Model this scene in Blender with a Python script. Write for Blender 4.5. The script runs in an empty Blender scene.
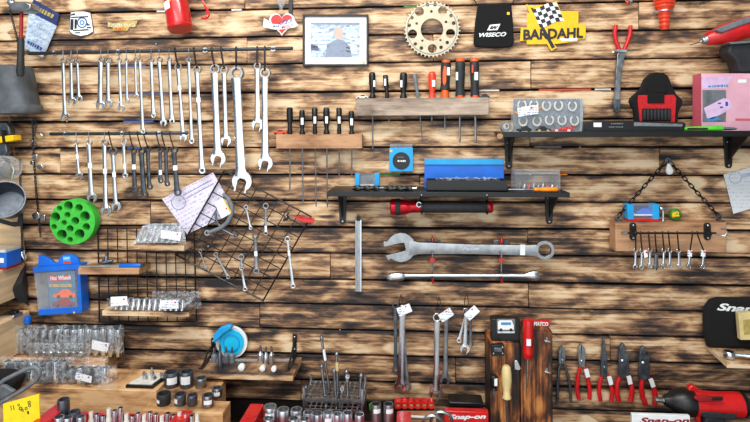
import bpy, bmesh, math, random
from mathutils import Vector, Matrix
random.seed(7)
SC = bpy.context.scene
COL = SC.collection

# ------------------------------------------------------------------ camera
F = 533.33            # focal length in pixels of the 750 px wide frame
HX, HY = 375.0, 130.0 # principal point (vertical shift lens)
YAW, ROLL = math.radians(4.0), 0.0045
r0 = Vector((math.cos(YAW), math.sin(YAW), 0)); up0 = Vector((0, 0, 1))
CF = Vector((-math.sin(YAW), math.cos(YAW), 0))
CR = (r0 * math.cos(ROLL) - up0 * math.sin(ROLL)).normalized()
CU = (up0 * math.cos(ROLL) + r0 * math.sin(ROLL)).normalized()
CL = Vector((1.6 * math.sin(YAW), -1.6 * math.cos(YAW), 1.65))
cam = bpy.data.cameras.new('camera'); camo = bpy.data.objects.new('camera', cam); COL.objects.link(camo)
cam.sensor_width = 36; cam.lens = F * 36 / 750; cam.shift_y = -(211 - HY) / 750; cam.clip_start = 0.05
camo.matrix_world = Matrix(((CR.x, CU.x, -CF.x, CL.x), (CR.y, CU.y, -CF.y, CL.y), (CR.z, CU.z, -CF.z, CL.z), (0, 0, 0, 1)))
SC.camera = camo

# ------------------------------------------------------------------ world, lamps, exposure
SC.view_settings.view_transform = 'Standard'; SC.view_settings.look = 'None'
SC.view_settings.gamma = 1; SC.view_settings.use_curve_mapping = False
SC.view_settings.exposure = 0.03
W = bpy.data.worlds.new('world'); SC.world = W; W.use_nodes = True
W.node_tree.nodes['Background'].inputs[0].default_value = (0.80, 0.90, 1.0, 1)
W.node_tree.nodes['Background'].inputs[1].default_value = 0.20
def lamp(name, loc, size, power, target, col=(1, 0.97, 0.93)):
    l = bpy.data.lights.new(name, 'AREA'); l.shape = 'RECTANGLE'; l.size, l.size_y = size; l.energy = power; l.color = col
    o = bpy.data.objects.new(name, l); COL.objects.link(o); o.location = loc
    o.rotation_euler = (Vector(target) - Vector(loc)).to_track_quat('-Z', 'Y').to_euler()
    return o
lamp('ceiling_lamp', (-0.35, -1.15, 2.95), (1.8, 0.4), 44, (-0.35, -0.7, 0))
lamp('ceiling_lamp', (-0.2, -2.9, 2.95), (2.6, 0.7), 46, (-0.2, -1.9, 0))
lamp('added_front_fill', (-0.5, -3.9, 1.62), (4.4, 2.8), 66, (-0.5, 0, 1.62), (0.92, 0.97, 1.0))  # added fill panel behind the camera, brightens chrome and wall; no real opening

# ------------------------------------------------------------------ projection helpers (photo pixel + distance from wall -> place)
def P(px, py, d=0.0):
    dr = CR * ((px - HX) / F) + CU * ((HY - py) / F) + CF
    return CL + dr * ((-d - CL.y) / dr.y)
def mpp(px, py, d=0.0):
    return (P(px + .5, py, d) - P(px - .5, py, d)).length

# ------------------------------------------------------------------ mesh builder
class MB:
    def __init__(s): s.v = []; s.f = []
    def add(s, vs, fs):
        n = len(s.v); s.v += [Vector(a) for a in vs]; s.f += [tuple(n + i for i in f) for f in fs]; return s
    def box(s, a, b):
        x0, x1 = sorted((a[0], b[0])); y0, y1 = sorted((a[1], b[1])); z0, z1 = sorted((a[2], b[2]))
        return s.add([(x0,y0,z0),(x1,y0,z0),(x1,y1,z0),(x0,y1,z0),(x0,y0,z1),(x1,y0,z1),(x1,y1,z1),(x0,y1,z1)],
                     [(0,3,2,1),(4,5,6,7),(0,1,5,4),(1,2,6,5),(2,3,7,6),(3,0,4,7)])
    def prism(s, xz, y0, y1):
        n = len(xz)
        vs = [(x, y0, z) for x, z in xz] + [(x, y1, z) for x, z in xz]
        return s.add(vs, [tuple(range(n)), tuple(range(2*n-1, n-1, -1))] + [(i, (i+1) % n, n+(i+1) % n, n+i) for i in range(n)])
    def sweep(s, rings, cap=True, closed=False):
        n = len(rings[0]); vs = [p for r in rings for p in r]; fs = []
        m = len(rings)
        for k in range(m if closed else m - 1):
            a, b = k * n, ((k + 1) % m) * n
            fs += [(a+i, a+(i+1) % n, b+(i+1) % n, b+i) for i in range(n)]
        if cap and not closed: fs += [tuple(range(n)), tuple(range(m*n-1, (m-1)*n-1, -1))]
        return s.add(vs, fs)
    def tube(s, pts, r, n=7, closed=False, flat=1.0):
        pts = [Vector(p) for p in pts]; m = len(pts); rings = []
        rr = r if isinstance(r, (list, tuple)) else [r] * m
        prevn = None
        for i, p in enumerate(pts):
            if closed: t = pts[(i+1) % m] - pts[i-1]
            else: t = pts[min(i+1, m-1)] - pts[max(i-1, 0)]
            t.normalize()
            if prevn is None:
                a = Vector((0, 1, 0)) if abs(t.y) < .9 else Vector((1, 0, 0))
                nn = (a - t * a.dot(t)).normalized()
            else:
                nn = (prevn - t * prevn.dot(t)).normalized()
            prevn = nn; b = t.cross(nn)
            rings.append([p + (nn * math.cos(2*math.pi*k/n) * flat + b * math.sin(2*math.pi*k/n)) * rr[i] for k in range(n)])
        return s.sweep(rings, True, closed)
    def lathe(s, A, B, prof, n=16, flat=1.0):
        A, B = Vector(A), Vector(B); t = B - A; L = t.length; t = t.normalized()
        a = Vector((0, 1, 0)) if abs(t.y) < .9 else Vector((1, 0, 0))
        nn = (a - t * a.dot(t)).normalized(); b = t.cross(nn)
        return s.sweep([[A + t * (L * q) + (nn * math.cos(2*math.pi*k/n) * flat + b * math.sin(2*math.pi*k/n)) * max(r, 1e-5) for k in range(n)] for q, r in prof])
    # the same, from photo pixels; d = distance in front of the wall
    def pp(s, pts, d0, d1): return s.prism([(P(x, y, d1).x, P(x, y, d1).z) for x, y in pts], -d0, -d1)
    def pb(s, x0, y0, x1, y1, d0, d1): return s.pp([(x0, y0), (x1, y0), (x1, y1), (x0, y1)], d0, d1)
    def pt(s, pts, r, n=7, closed=False, flat=1.0):
        m = mpp(*pts[0]); rr = [q * m for q in r] if isinstance(r, (list, tuple)) else r * m
        return s.tube([P(*p) for p in pts], rr, n, closed, flat)
    def pl(s, A, B, prof, n=16, flat=1.0):
        m = mpp(*A); return s.lathe(P(*A), P(*B), [(t, r * m) for t, r in prof], n, flat)
    def pr(s, cx, cy, ro, ri, d0, d1, n=20, ph=0.0, ninner=None):
        c = P(cx, cy, d1); m = mpp(cx, cy, d1); rings = []
        def rg(r, d): return [(c.x + r*m*math.cos(ph+2*math.pi*k/n), -d, c.z + r*m*math.sin(ph+2*math.pi*k/n)) for k in range(n)]
        return s.sweep([rg(ro, d0), rg(ro, d1), rg(ri, d1), rg(ri, d0)], closed=True)
    def pd(s, cx, cy, r, d0, d1, n=20, ry=None):
        ry = ry or r
        return s.pp([(cx + r*math.cos(2*math.pi*k/n), cy + ry*math.sin(2*math.pi*k/n)) for k in range(n)], d0, d1)
    def dome(s, cx, cy, r, d0, h, n=12, k=4):
        c = P(cx, cy, d0); m = mpp(cx, cy, d0)
        return s.sweep([[(c.x + r*m*math.cos(a)*math.cos(2*math.pi*i/n), -d0 - h*math.sin(a), c.z + r*m*math.cos(a)*math.sin(2*math.pi*i/n)) for i in range(n)] for a in [q*math.pi/2/k for q in range(k)] + [1.5]])

WL = {}
def build(name, mb, m, origin, parent=None, bevel=0.0, ang=38, smooth=True):
    me = bpy.data.meshes.new(name)
    me.from_pydata([v - origin for v in mb.v], [], mb.f)
    bm = bmesh.new(); bm.from_mesh(me); bmesh.ops.recalc_face_normals(bm, faces=bm.faces); bm.to_mesh(me); bm.free()
    if smooth:
        me.polygons.foreach_set('use_smooth', [True] * len(me.polygons)); me.set_sharp_from_angle(angle=math.radians(ang))
    me.materials.append(MAT(m) if isinstance(m, str) else m)
    o = bpy.data.objects.new(name, me); COL.objects.link(o)
    if parent: o.parent = parent
    else: o.location = origin
    if bevel:
        b = o.modifiers.new('bevel', 'BEVEL'); b.width = bevel; b.segments = 2; b.limit_method = 'ANGLE'; b.angle_limit = math.radians(40)
    WL[o.name] = Vector(origin)
    return o
def tag(o, label=None, cat=None, group=None, kind=None):
    if label: o['label'] = label
    if cat: o['category'] = cat
    if group: o['group'] = group
    if kind: o['kind'] = kind
    return o
def thing(name, label, cat, pos, group=None):
    o = bpy.data.objects.new(name, None); COL.objects.link(o); o.empty_display_size = .02
    loc = P(*pos) if isinstance(pos, tuple) else pos
    o.location = loc; WL[o.name] = Vector(loc)
    return tag(o, label, cat, group)
def part(T, name, mb, m, bevel=0.0, label=None, **k):
    o = build(name, mb, m, WL[T.name], T, bevel, **k)
    if label: o['label'] = label
    return o
def base_of(mb):
    xs = [v.x for v in mb.v]; ys = [v.y for v in mb.v]; zs = [v.z for v in mb.v]
    return Vector(((min(xs)+max(xs))/2, (min(ys)+max(ys))/2, min(zs)))
def solo(name, label, cat, mb, m, group=None, bevel=0.0, **k):
    return tag(build(name, mb, m, base_of(mb), None, bevel, **k), label, cat, group)
def struct(name, mb, m, bevel=0.0):
    return tag(build(name, mb, m, base_of(mb), None, bevel), kind='structure')

# lettering: flat font geometry laid on a surface
FC = {}
def text_mb(s, cx, cy, w, h, d, rot=0.0, shear=0.0, bold=0.0, th=0.0006, mb=None):
    cu = bpy.data.curves.new('lettering', 'FONT'); cu.body = s; cu.shear = shear; cu.offset = bold; cu.resolution_u = 3
    o = bpy.data.objects.new('lettering', cu); COL.objects.link(o)
    me = bpy.data.meshes.new_from_object(o.evaluated_get(bpy.context.evaluated_depsgraph_get()))
    vs = [v.co.copy() for v in me.vertices]; fs = [tuple(p.vertices) for p in me.polygons]
    bpy.data.objects.remove(o); bpy.data.curves.remove(cu); bpy.data.meshes.remove(me)
    x0 = min(v.x for v in vs); x1 = max(v.x for v in vs); y0 = min(v.y for v in vs); y1 = max(v.y for v in vs)
    c, sn = math.cos(math.radians(rot)), math.sin(math.radians(rot)); out = []
    for v in vs:
        a = ((v.x-x0)/(x1-x0)-.5)*w; b = ((v.y-y0)/(y1-y0)-.5)*h
        out.append(P(cx + a*c - b*sn, cy - (a*sn + b*c), d))
    mb = mb or MB()
    n = len(out)
    edges = {}
    for f in fs:
        for i in range(len(f)):
            e = (f[i], f[(i+1) % len(f)]); edges[e] = 1
    side = [(a, b, b+n, a+n) for a, b in edges if (b, a) not in edges]
    mb.add(out + [p + Vector((0, th, 0)) for p in out], fs + [tuple(i+n for i in f[::-1]) for f in fs] + side)
    return mb
def text(T, s, cx, cy, w, h, d, m, rot=0, shear=0, bold=0.0, name='lettering'):
    return part(T, name, text_mb(s, cx, cy, w, h, d, rot, shear, bold), m, smooth=False)
def marks(T, n, cx, cy, w, h, d, m, rot=0):
    # print too small to read in the photograph: a row of little strokes
    rnd = random.Random(int(cx*7+cy)); ws = [.6+rnd.random() for _ in range(n)]; tot = sum(ws) + .45*(n-1); x = -w/2; mb = MB()
    for q in ws:
        a = q*w/tot; k = h*(.7+.3*rnd.random()); mb.pp(rotpts([(x, -k/2), (x+a, -k/2), (x+a, k/2), (x, k/2)], cx, cy, rot), d-.0006, d); x += a + .45*w/tot
    return part(T, 'lettering', mb, m, smooth=False)
def rotpts(pts, cx, cy, deg):
    c, s = math.cos(math.radians(deg)), math.sin(math.radians(deg))
    return [(cx + x*c + y*s, cy - x*s + y*c) for x, y in pts]   # local px offsets, ccw positive
def rrect(w, h, r, n=3):
    out = []
    for qx, qy, a0 in ((1,1,0),(-1,1,90),(-1,-1,180),(1,-1,270)):
        for i in range(n+1):
            a = math.radians(a0 + 90*i/n); out.append((qx*(w/2-r)+r*math.cos(a), qy*(h/2-r)+r*math.sin(a)))
    return out

# ------------------------------------------------------------------ materials
def lin(c):
    return tuple(((x/255)/12.92 if x/255 <= .04045 else ((x/255+.055)/1.055)**2.4) for x in c) + (1,)
class NT:
    def __init__(s, name):
        s.m = bpy.data.materials.new(name); s.m.use_nodes = True; s.t = s.m.node_tree; s.b = s.t.nodes['Principled BSDF']
    def n(s, ty, **kw):
        nd = s.t.nodes.new(ty)
        for k, v in kw.items():
            if k.startswith('i_'): nd.inputs[k[2:].replace('_', ' ')].default_value = v
            else: setattr(nd, k, v)
        return nd
    def l(s, a, b): s.t.links.new(a, b)
    def math(s, op, a, b=None, c=None):
        nd = s.n('ShaderNodeMath', operation=op)
        for i, q in enumerate((a, b, c)):
            if q is None: continue
            if isinstance(q, (int, float)): nd.inputs[i].default_value = q
            else: s.l(q, nd.inputs[i])
        return nd.outputs[0]
    def ramp(s, fac, stops):
        r = s.n('ShaderNodeValToRGB'); e = r.color_ramp.elements
        while len(e) < len(stops): e.new(.5)
        for i, (p, c) in enumerate(stops): e[i].position = p; e[i].color = lin(c) if len(c) == 3 else c
        s.l(fac, r.inputs[0]); return r.outputs[0]
    def noise(s, vec, scale=5, detail=3, rough=.55, dist=0.0):
        nd = s.n('ShaderNodeTexNoise'); nd.inputs['Scale'].default_value = scale; nd.inputs['Detail'].default_value = detail
        nd.inputs['Roughness'].default_value = rough; nd.inputs['Distortion'].default_value = dist
        if vec is not None: s.l(vec, nd.inputs['Vector'])
        return nd.outputs[0]
    def coords(s, scale=(1,1,1), rnd=True, rot=0.0):
        tc = s.n('ShaderNodeTexCoord'); mp = s.n('ShaderNodeMapping'); mp.inputs['Scale'].default_value = scale
        m0 = s.n('ShaderNodeMapping'); m0.inputs['Rotation'].default_value = (0, math.radians(rot), 0)
        s.l(tc.outputs['Object'], m0.inputs['Vector']); s.l(m0.outputs[0], mp.inputs['Vector'])
        if not rnd: return mp.outputs[0], tc
        oi = s.n('ShaderNodeObjectInfo'); cb = s.n('ShaderNodeCombineXYZ')
        s.l(s.math('MULTIPLY', oi.outputs['Random'], 57.0), cb.inputs[0]); s.l(s.math('MULTIPLY', oi.outputs['Random'], 31.0), cb.inputs[1]); s.l(s.math('MULTIPLY', oi.outputs['Random'], 83.0), cb.inputs[2])
        ad = s.n('ShaderNodeVectorMath', operation='ADD'); s.l(mp.outputs[0], ad.inputs[0]); s.l(cb.outputs[0], ad.inputs[1])
        return ad.outputs[0], tc

def simple(name, c, rough=.5, metal=0.0, var=.10, scale=60, bump=0.0, coat=0.0, c2=None, stretch=(1,1,1)):
    t = NT(name); v, tc = t.coords(stretch)
    nz = t.noise(v, scale, 4)
    lo = tuple(max(0, x*(1-var*1.3)) for x in c); hi = tuple(min(255, x*(1+var*.6)) for x in c)
    t.l(t.ramp(nz, [(.30, c2 or lo), (.68, hi)]), t.b.inputs['Base Color'])
    rr = t.n('ShaderNodeMapRange'); rr.inputs[3].default_value = max(.03, rough-.07); rr.inputs[4].default_value = min(1, rough+.09); t.l(nz, rr.inputs[0]); t.l(rr.outputs[0], t.b.inputs['Roughness'])
    t.b.inputs['Metallic'].default_value = metal; t.b.inputs['Coat Weight'].default_value = coat
    if bump:
        b = t.n('ShaderNodeBump', i_Strength=bump, i_Distance=.002); t.l(nz, b.inputs['Height']); t.l(b.outputs[0], t.b.inputs['Normal'])
    return t.m

def burnt(name, ax='x', bias=0.0, stops=None, edge=0.5, lenscale=1.0):
    """torched softwood: grain runs along ax, scorch in long blotches and along the board edges"""
    t = NT(name)
    if ax == 'x': sc1 = (11.0*lenscale, 8, 44); sc2 = (3.5, 20, 125); sc3 = (8*lenscale, 4, 20)
    else: sc1 = (44, 8, 11.0*lenscale); sc2 = (125, 20, 3.5); sc3 = (20, 4, 8*lenscale)
    v1, tc = t.coords(sc1); v2, _ = t.coords(sc2); v3, _ = t.coords(sc3)
    n1 = t.noise(v1, 1.0, 5, .66, .5); n2 = t.noise(v2, 1.0, 4, .65, .3); n3 = t.noise(v3, 1.0, 3, .5, .4)
    sep = t.n('ShaderNodeSeparateXYZ'); t.l(tc.outputs['Generated'], sep.inputs[0])
    g = sep.outputs[2] if ax == 'x' else sep.outputs[0]
    e = t.math('MULTIPLY', t.math('ABSOLUTE', t.math('SUBTRACT', g, .5)), 2.0)
    e = t.math('POWER', e, 3.5)
    oi = t.n('ShaderNodeObjectInfo')
    s = t.math('ADD', t.math('MULTIPLY', n1, 1.25), t.math('MULTIPLY', n3, 1.15))
    s = t.math('ADD', s, t.math('MULTIPLY', t.math('SUBTRACT', n2, .5), 1.0))
    s = t.math('ADD', s, t.math('MULTIPLY', e, edge * .5))
    s = t.math('ADD', s, t.math('MULTIPLY', t.math('SUBTRACT', oi.outputs['Random'], .5), .06))
    s = t.math('ADD', s, -.72 + bias)
    # knots
    vo = t.n('ShaderNodeTexVoronoi'); vk, _ = t.coords((9, 1, 14) if ax == 'x' else (14, 1, 9)); t.l(vk, vo.inputs['Vector']); vo.inputs['Scale'].default_value = 1.0
    kn = t.math('LESS_THAN', vo.outputs['Distance'], .10); 
    hal = t.math('MULTIPLY', t.math('SUBTRACT', .34, vo.outputs['Distance']), 1.6)
    hal = t.math('MAXIMUM', hal, 0.0)
    sc_ = t.n('ShaderNodeSeparateColor'); t.l(vo.outputs['Color'], sc_.inputs[0]); pick = t.math('GREATER_THAN', sc_.outputs[0], .62)
    hal = t.math('MULTIPLY', hal, pick); kn = t.math('MULTIPLY', kn, pick)
    ringw = t.math('MULTIPLY', t.math('SINE', t.math('MULTIPLY', vo.outputs['Distance'], 62.0)), .03)
    s = t.math('ADD', s, t.math('MULTIPLY', hal, -1.25))
    s = t.math('ADD', s, t.math('MULTIPLY', kn, t.math('ADD', ringw, .12)))
    col = t.ramp(s, stops or [(.14, (228, 202, 166)), (.36, (196, 158, 116)), (.52, (140, 104, 75)), (.68, (76, 58, 48)), (.84, (31, 26, 27))])
    t.l(col, t.b.inputs['Base Color'])
    t.b.inputs['Roughness'].default_value = .62
    b = t.n('ShaderNodeBump', i_Strength=.35, i_Distance=.0015); t.l(n2, b.inputs['Height']); t.l(b.outputs[0], t.b.inputs['Normal'])
    return t.m

def clear(name, tint=(235, 242, 248), alpha=.10, rough=.12, bump=0.0, scale=40):
    t = NT(name); out = t.t.nodes['Material Output']
    tr = t.n('ShaderNodeBsdfTransparent'); mx = t.n('ShaderNodeMixShader')
    t.b.inputs['Base Color'].default_value = lin(tint); t.b.inputs['Roughness'].default_value = rough; t.b.inputs['Specular IOR Level'].default_value = .8
    v, _ = t.coords(); nz = t.noise(v, scale, 3, .6, 1.0)
    fr = t.n('ShaderNodeLayerWeight', i_Blend=.35)
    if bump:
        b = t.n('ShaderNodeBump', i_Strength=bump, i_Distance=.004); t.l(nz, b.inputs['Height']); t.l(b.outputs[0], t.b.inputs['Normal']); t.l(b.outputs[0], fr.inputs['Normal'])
    rg = t.ramp(t.math('ABSOLUTE', t.math('SUBTRACT', nz, .5)), [(.012, (255, 255, 255)), (.05, (0, 0, 0))])  # crinkle highlights painted in as opaque streaks along the noise ridges
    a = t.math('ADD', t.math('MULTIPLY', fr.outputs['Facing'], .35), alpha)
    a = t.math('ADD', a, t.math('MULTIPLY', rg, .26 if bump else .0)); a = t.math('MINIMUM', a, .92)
    t.l(a, mx.inputs[0]); t.l(tr.outputs[0], mx.inputs[1]); t.l(t.b.outputs[0], mx.inputs[2]); t.l(mx.outputs[0], out.inputs['Surface'])
    return t.m

def printed(name, paper, ink, rows=420.0, dens=.5, rough=.55, rot=0.0):
    """paper with rows of small print"""
    t = NT(name); v, tc = t.coords((1, 1, 1), False, rot)
    sep = t.n('ShaderNodeSeparateXYZ'); t.l(v, sep.inputs[0])
    row = t.math('SINE', t.math('MULTIPLY', sep.outputs[2], rows))
    v2, _ = t.coords((240, 1, 70), True, rot); nz = t.noise(v2, 1.0, 2)
    v3, _ = t.coords((18, 1, 26), True, rot); blk = t.noise(v3, 1.0, 2)
    k = t.math('MULTIPLY', t.math('GREATER_THAN', row, .1), t.math('GREATER_THAN', nz, .52))
    k = t.math('MULTIPLY', k, t.math('GREATER_THAN', blk, 1-dens))
    k = t.math('MULTIPLY', k, .75)
    mx = t.n('ShaderNodeMix', data_type='RGBA'); t.l(k, mx.inputs[0]); mx.inputs[6].default_value = lin(paper); mx.inputs[7].default_value = lin(ink)
    t.l(mx.outputs[2], t.b.inputs['Base Color']); t.b.inputs['Roughness'].default_value = rough
    return t.m

def patchy(name, cols, scale=30, rough=.4, stretch=(1,1,1), metal=0.0):
    """flat colour print in blotches"""
    t = NT(name); v, _ = t.coords(stretch); nz = t.noise(v, scale, 3, .6, .5)
    n = len(cols); c = t.ramp(nz, [(.3 + .42*i/(n-1), q) for i, q in enumerate(cols)])
    t.l(c, t.b.inputs['Base Color']); t.b.inputs['Roughness'].default_value = rough; t.b.inputs['Metallic'].default_value = metal
    return t.m

_M = {}
DEF = {
 'plank': lambda: burnt('scorched_plank', bias=-.10),
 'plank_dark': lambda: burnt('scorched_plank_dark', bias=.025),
 'block_wood': lambda: burnt('scorched_block', 'z', .06, [(.22, (196, 132, 72)), (.42, (158, 92, 44)), (.58, (96, 52, 26)), (.74, (44, 25, 17)), (.9, (20, 14, 12))], .4),
 'shelf_wood': lambda: burnt('scorched_shelf', 'x', -.2),
 'bench_wood': lambda: burnt('honey_wood', 'x', -.14, [(.2, (222, 184, 136)), (.5, (196, 150, 100)), (.72, (134, 94, 60)), (.95, (56, 40, 30))], .3),
 'grey_wood': lambda: burnt('weathered_wood', 'x', -.16, [(.15, (186, 168, 150)), (.5, (152, 134, 118)), (.8, (98, 84, 74)), (1, (50, 42, 38))], .2),
 'tan_wood': lambda: burnt('tan_wood', 'x', -.16, [(.15, (190, 146, 108)), (.5, (156, 112, 78)), (.8, (100, 68, 46)), (1, (48, 34, 26))], .2),
 'plywood': lambda: simple('pale_plywood', (222, 192, 150), .6, 0, .12, 6, 0, 0, None, (1, 1, 9)),
 'backing': lambda: simple('dark_backing', (26, 20, 17), .9),
 'bench_dark': lambda: simple('dark_bench', (58, 42, 32), .6, 0, .3, 8, 0, 0, None, (1, 6, 1)),
 'floor': lambda: simple('pale_bounce_floor', (208, 206, 202), .8, 0, .15, 5),  # unseen floor, colour lightened so the lower chrome reflects brighter
 'chrome': lambda: simple('chrome', (222, 229, 236), .2, 1, .10, 18),
 'satin': lambda: simple('satin_chrome', (214, 220, 226), .30, 1, .08, 30),
 'steel': lambda: simple('brushed_steel', (168, 172, 176), .36, 1, .12, 40),
 'dark_steel': lambda: simple('dark_steel', (150, 156, 162), .32, .95, .18, 50),
 'ratchet_steel': lambda: simple('ratchet_steel', (84, 90, 97), .36, .85, .2, 60),
 'gunmetal': lambda: simple('gunmetal', (106, 113, 122), .36, .8, .2, 60),
 'rod': lambda: simple('grey_rod', (62, 66, 70), .45, .5, .15, 90),
 'black_metal': lambda: simple('black_paint', (19, 20, 22), .4, .1, .2),
 'black_plastic': lambda: simple('black_plastic', (15, 16, 18), .38, 0, .2),
 'black_rubber': lambda: simple('black_rubber', (34, 37, 41), .6, 0, .2),
 'bucket': lambda: simple('worn_rubber', (76, 82, 88), .6, 0, .35, 14, .2),
 'black_cloth': lambda: simple('black_cloth', (10, 10, 12), .95, 0, .25, 300, .5),
 'red': lambda: simple('red_plastic', (206, 22, 24), .32, 0, .08, 40, 0, .2),
 'dark_red': lambda: simple('dark_red', (150, 16, 22), .4, 0, .12),
 'red_grip': lambda: simple('red_grip', (205, 26, 32), .38, 0, .10),
 'red_metal': lambda: simple('red_anodised', (196, 16, 34), .25, .55, .08),
 'red_cloth': lambda: simple('red_cloth', (200, 30, 38), .9, 0, .12, 200, .3),
 'red_paint': lambda: simple('red_paint', (200, 24, 26), .28, 0, .08, 20, 0, .5),
 'orange': lambda: simple('orange_plastic', (238, 96, 34), .36, 0, .06),
 'orange_red': lambda: simple('orange_red_plastic', (226, 66, 36), .34, 0, .06),
 'amber': lambda: simple('amber_plastic', (246, 138, 20), .25, 0, .06),
 'yellow': lambda: simple('yellow', (250, 196, 8), .4, 0, .04),
 'yellow_card': lambda: simple('yellow_card', (244, 220, 20), .5, 0, .04),
 'blue': lambda: simple('blue_plastic', (10, 104, 212), .38, 0, .06, 20),
 'sky': lambda: simple('cyan_blue', (22, 160, 226), .4, 0, .06, 20),
 'cyan': lambda: simple('cyan_rubber', (10, 190, 232), .45, 0, .05, 20),
 'navy': lambda: simple('navy_card', (40, 58, 112), .5, 0, .12),
 'tape_blue': lambda: simple('blue_strip', (30, 110, 205), .5, 0, .1),
 'green': lambda: simple('green_foam', (62, 190, 62), .75, 0, .08, 120, .2),
 'lime': lambda: simple('lime_plastic', (84, 208, 50), .4, 0, .06),
 'dark_green': lambda: simple('dark_green', (30, 52, 44), .4, 0, .2),
 'white': lambda: simple('white_plastic', (238, 240, 240), .4, 0, .03),
 'offwhite': lambda: simple('off_white', (220, 218, 208), .45, 0, .06),
 'cream': lambda: simple('cream_plastic', (226, 204, 146), .35, 0, .07, 30),
 'label': lambda: simple('paper_label', (236, 240, 242), .5, 0, .03),
 'tagpaper': lambda: printed('price_tag', (238, 242, 246), (90, 110, 150), 900, .5),
 'gold': lambda: simple('gold_badge', (206, 184, 104), .32, .35, .1),
 'sprocket': lambda: simple('anodised_alloy', (190, 182, 158), .45, .45, .06, 50),
 'clear': lambda: clear('clear_plastic'),
 'glass': lambda: clear('picture_glass', (235, 245, 250), .05, .05),
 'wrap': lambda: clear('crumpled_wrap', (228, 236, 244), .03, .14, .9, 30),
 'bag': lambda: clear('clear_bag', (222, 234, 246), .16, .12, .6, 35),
 'paper': lambda: printed('printed_paper', (222, 217, 236), (160, 152, 190), 520, .6, .55, 27),
 'paper_grey': lambda: printed('printed_sheet', (214, 220, 224), (186, 192, 200), 600, .62),
 'bag_print': lambda: patchy('bag_print', [(240, 246, 252), (214, 230, 244), (120, 160, 205), (60, 90, 140)], 60, .35, (1, 1, 2.2)),
 'photo': lambda: patchy('photo_print', [(80, 100, 136), (150, 172, 200), (206, 220, 232), (96, 118, 154)], 70, .3, (1, 1, 1.6)),
 'figure': lambda: patchy('figure_print', [(92, 104, 130), (128, 142, 168), (104, 118, 146)], 60, .3),
 'skin_print': lambda: simple('warm_print', (206, 172, 156), .3, 0, .06),
 'silver_card': lambda: simple('silver_card', (166, 178, 190), .4, .2, .12, 60),
 'lilac_ink': lambda: simple('lilac_ink', (150, 142, 182), .5, 0, .06),
 'faint': lambda: simple('faint_print', (176, 190, 206), .5, 0, .06),
 'toon': lambda: patchy('card_print', [(52, 96, 140), (70, 122, 158), (44, 84, 128)], 30, .4),
 'pink': lambda: simple('pink_card', (226, 172, 190), .4, 0, .08, 12),
 'rose': lambda: simple('rose_card', (210, 96, 114), .4, 0, .08, 12),
 'lilac': lambda: simple('lilac_print', (216, 186, 222), .4, 0, .05),
 'grey_print': lambda: simple('grey_print', (110, 116, 122), .5, 0, .2, 40),
 'teal': lambda: simple('teal_print', (70, 140, 190), .4, 0, .1),
 'ink': lambda: simple('dark_ink', (28, 32, 40), .5, 0, .1),
 'blue_ink': lambda: simple('blue_ink', (44, 72, 150), .5, 0, .1),
 'grey_plastic': lambda: simple('grey_plastic', (112, 118, 124), .45, 0, .12),
 'leaf': lambda: simple('leaf_green', (64, 140, 50), .5, 0, .2),
}
def MAT(n):
    if n not in _M: _M[n] = DEF[n]()
    return _M[n]
ORD = ['first','second','third','fourth','fifth','sixth','seventh','eighth','ninth','tenth','eleventh','twelfth','thirteenth','fourteenth','fifteenth','sixteenth','seventeenth','eighteenth','nineteenth','twentieth']

# ================================================================== THE SETTING
SEAM = [-78, -49.5, -21.5, 6.5, 34.5, 62.5, 91.3, 120, 147.3, 174.8, 201.5, 227.8, 254, 280.5, 305.5, 331, 356, 382, 404, 430]
ZS = [P(375, s, 0).z for s in SEAM]
wall = struct('wall_back', MB().box((-1.75, .024, .0), (1.75, .05, 2.62)), 'backing')
def X(px, py=211, d=0): return P(px, py, d).x
JOINT = {2: [245.6], 3: [640], 4: [247.5, 434], 5: [531.7], 6: [190], 7: [530.5], 8: [60, 660], 9: [420], 10: [150], 11: [527.7], 12: [330], 13: [528.5], 14: [259], 15: [610], 16: [455], 17: [300]}
wo = WL[wall.name]
for i in range(len(ZS) - 1):
    zt, zb = ZS[i] - .0026, ZS[i+1] + .0026
    xs = [X(396) if i == 18 else -1.7] + [X(q) for q in JOINT.get(i, [])] + [1.7]
    for a, b in zip(xs[:-1], xs[1:]):
        jz = random.uniform(-.0012, .0012); y0 = random.uniform(0, .004)
        mb = MB().box((a + .0008, y0, zb + jz), (b - .0008, .024, zt + jz))
        c = Vector(((a+b)/2, .012, (zt+zb)/2))
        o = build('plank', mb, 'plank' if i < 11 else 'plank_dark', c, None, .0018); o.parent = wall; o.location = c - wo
# strips showing in the gaps between planks
for x0, x1, row, m, off in [(122, 146, 5, 'tape_blue', 2.6), (122, 168, 6, 'tape_blue', 1.8), (123, 153, 7, 'tape_blue', .4), (127, 141, 8, 'tape_blue', .4), (157, 166, 3, 'white', 3), (232, 242, 3, 'white', 2),
                       (540, 592, 6, 'orange_red', -2), (596, 612, 6, 'offwhite', -2.5), (480, 500, 6, 'offwhite', -1), (405, 440, 3, 'leaf', -1.2), (372, 400, 9, 'leaf', 0), (535, 562, 8, 'grey_plastic', 0)]:
    z = ZS[row]
    part(wall, 'gap_strip', MB().box((X(x0), .004, z-.0024), (X(x1), .012, z+.0024)), m)
for x, y in [(156, 44), (248, 29.5), (253, 140), (118, 54), (285, 152), (430, 140), (533, 65), (528, 140), (534, 140), (527, 235), (634, 49), (471, 94), (580, 147), (60, 130), (36, 134), (604, 380), (340, 330)]:
    part(wall, 'screw', MB().dome(x, y, .8, -.001, .0015, 8, 3), 'satin')
struct('floor', MB().box((-3, -6, -.05), (3, .05, 0)), 'floor')

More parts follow.
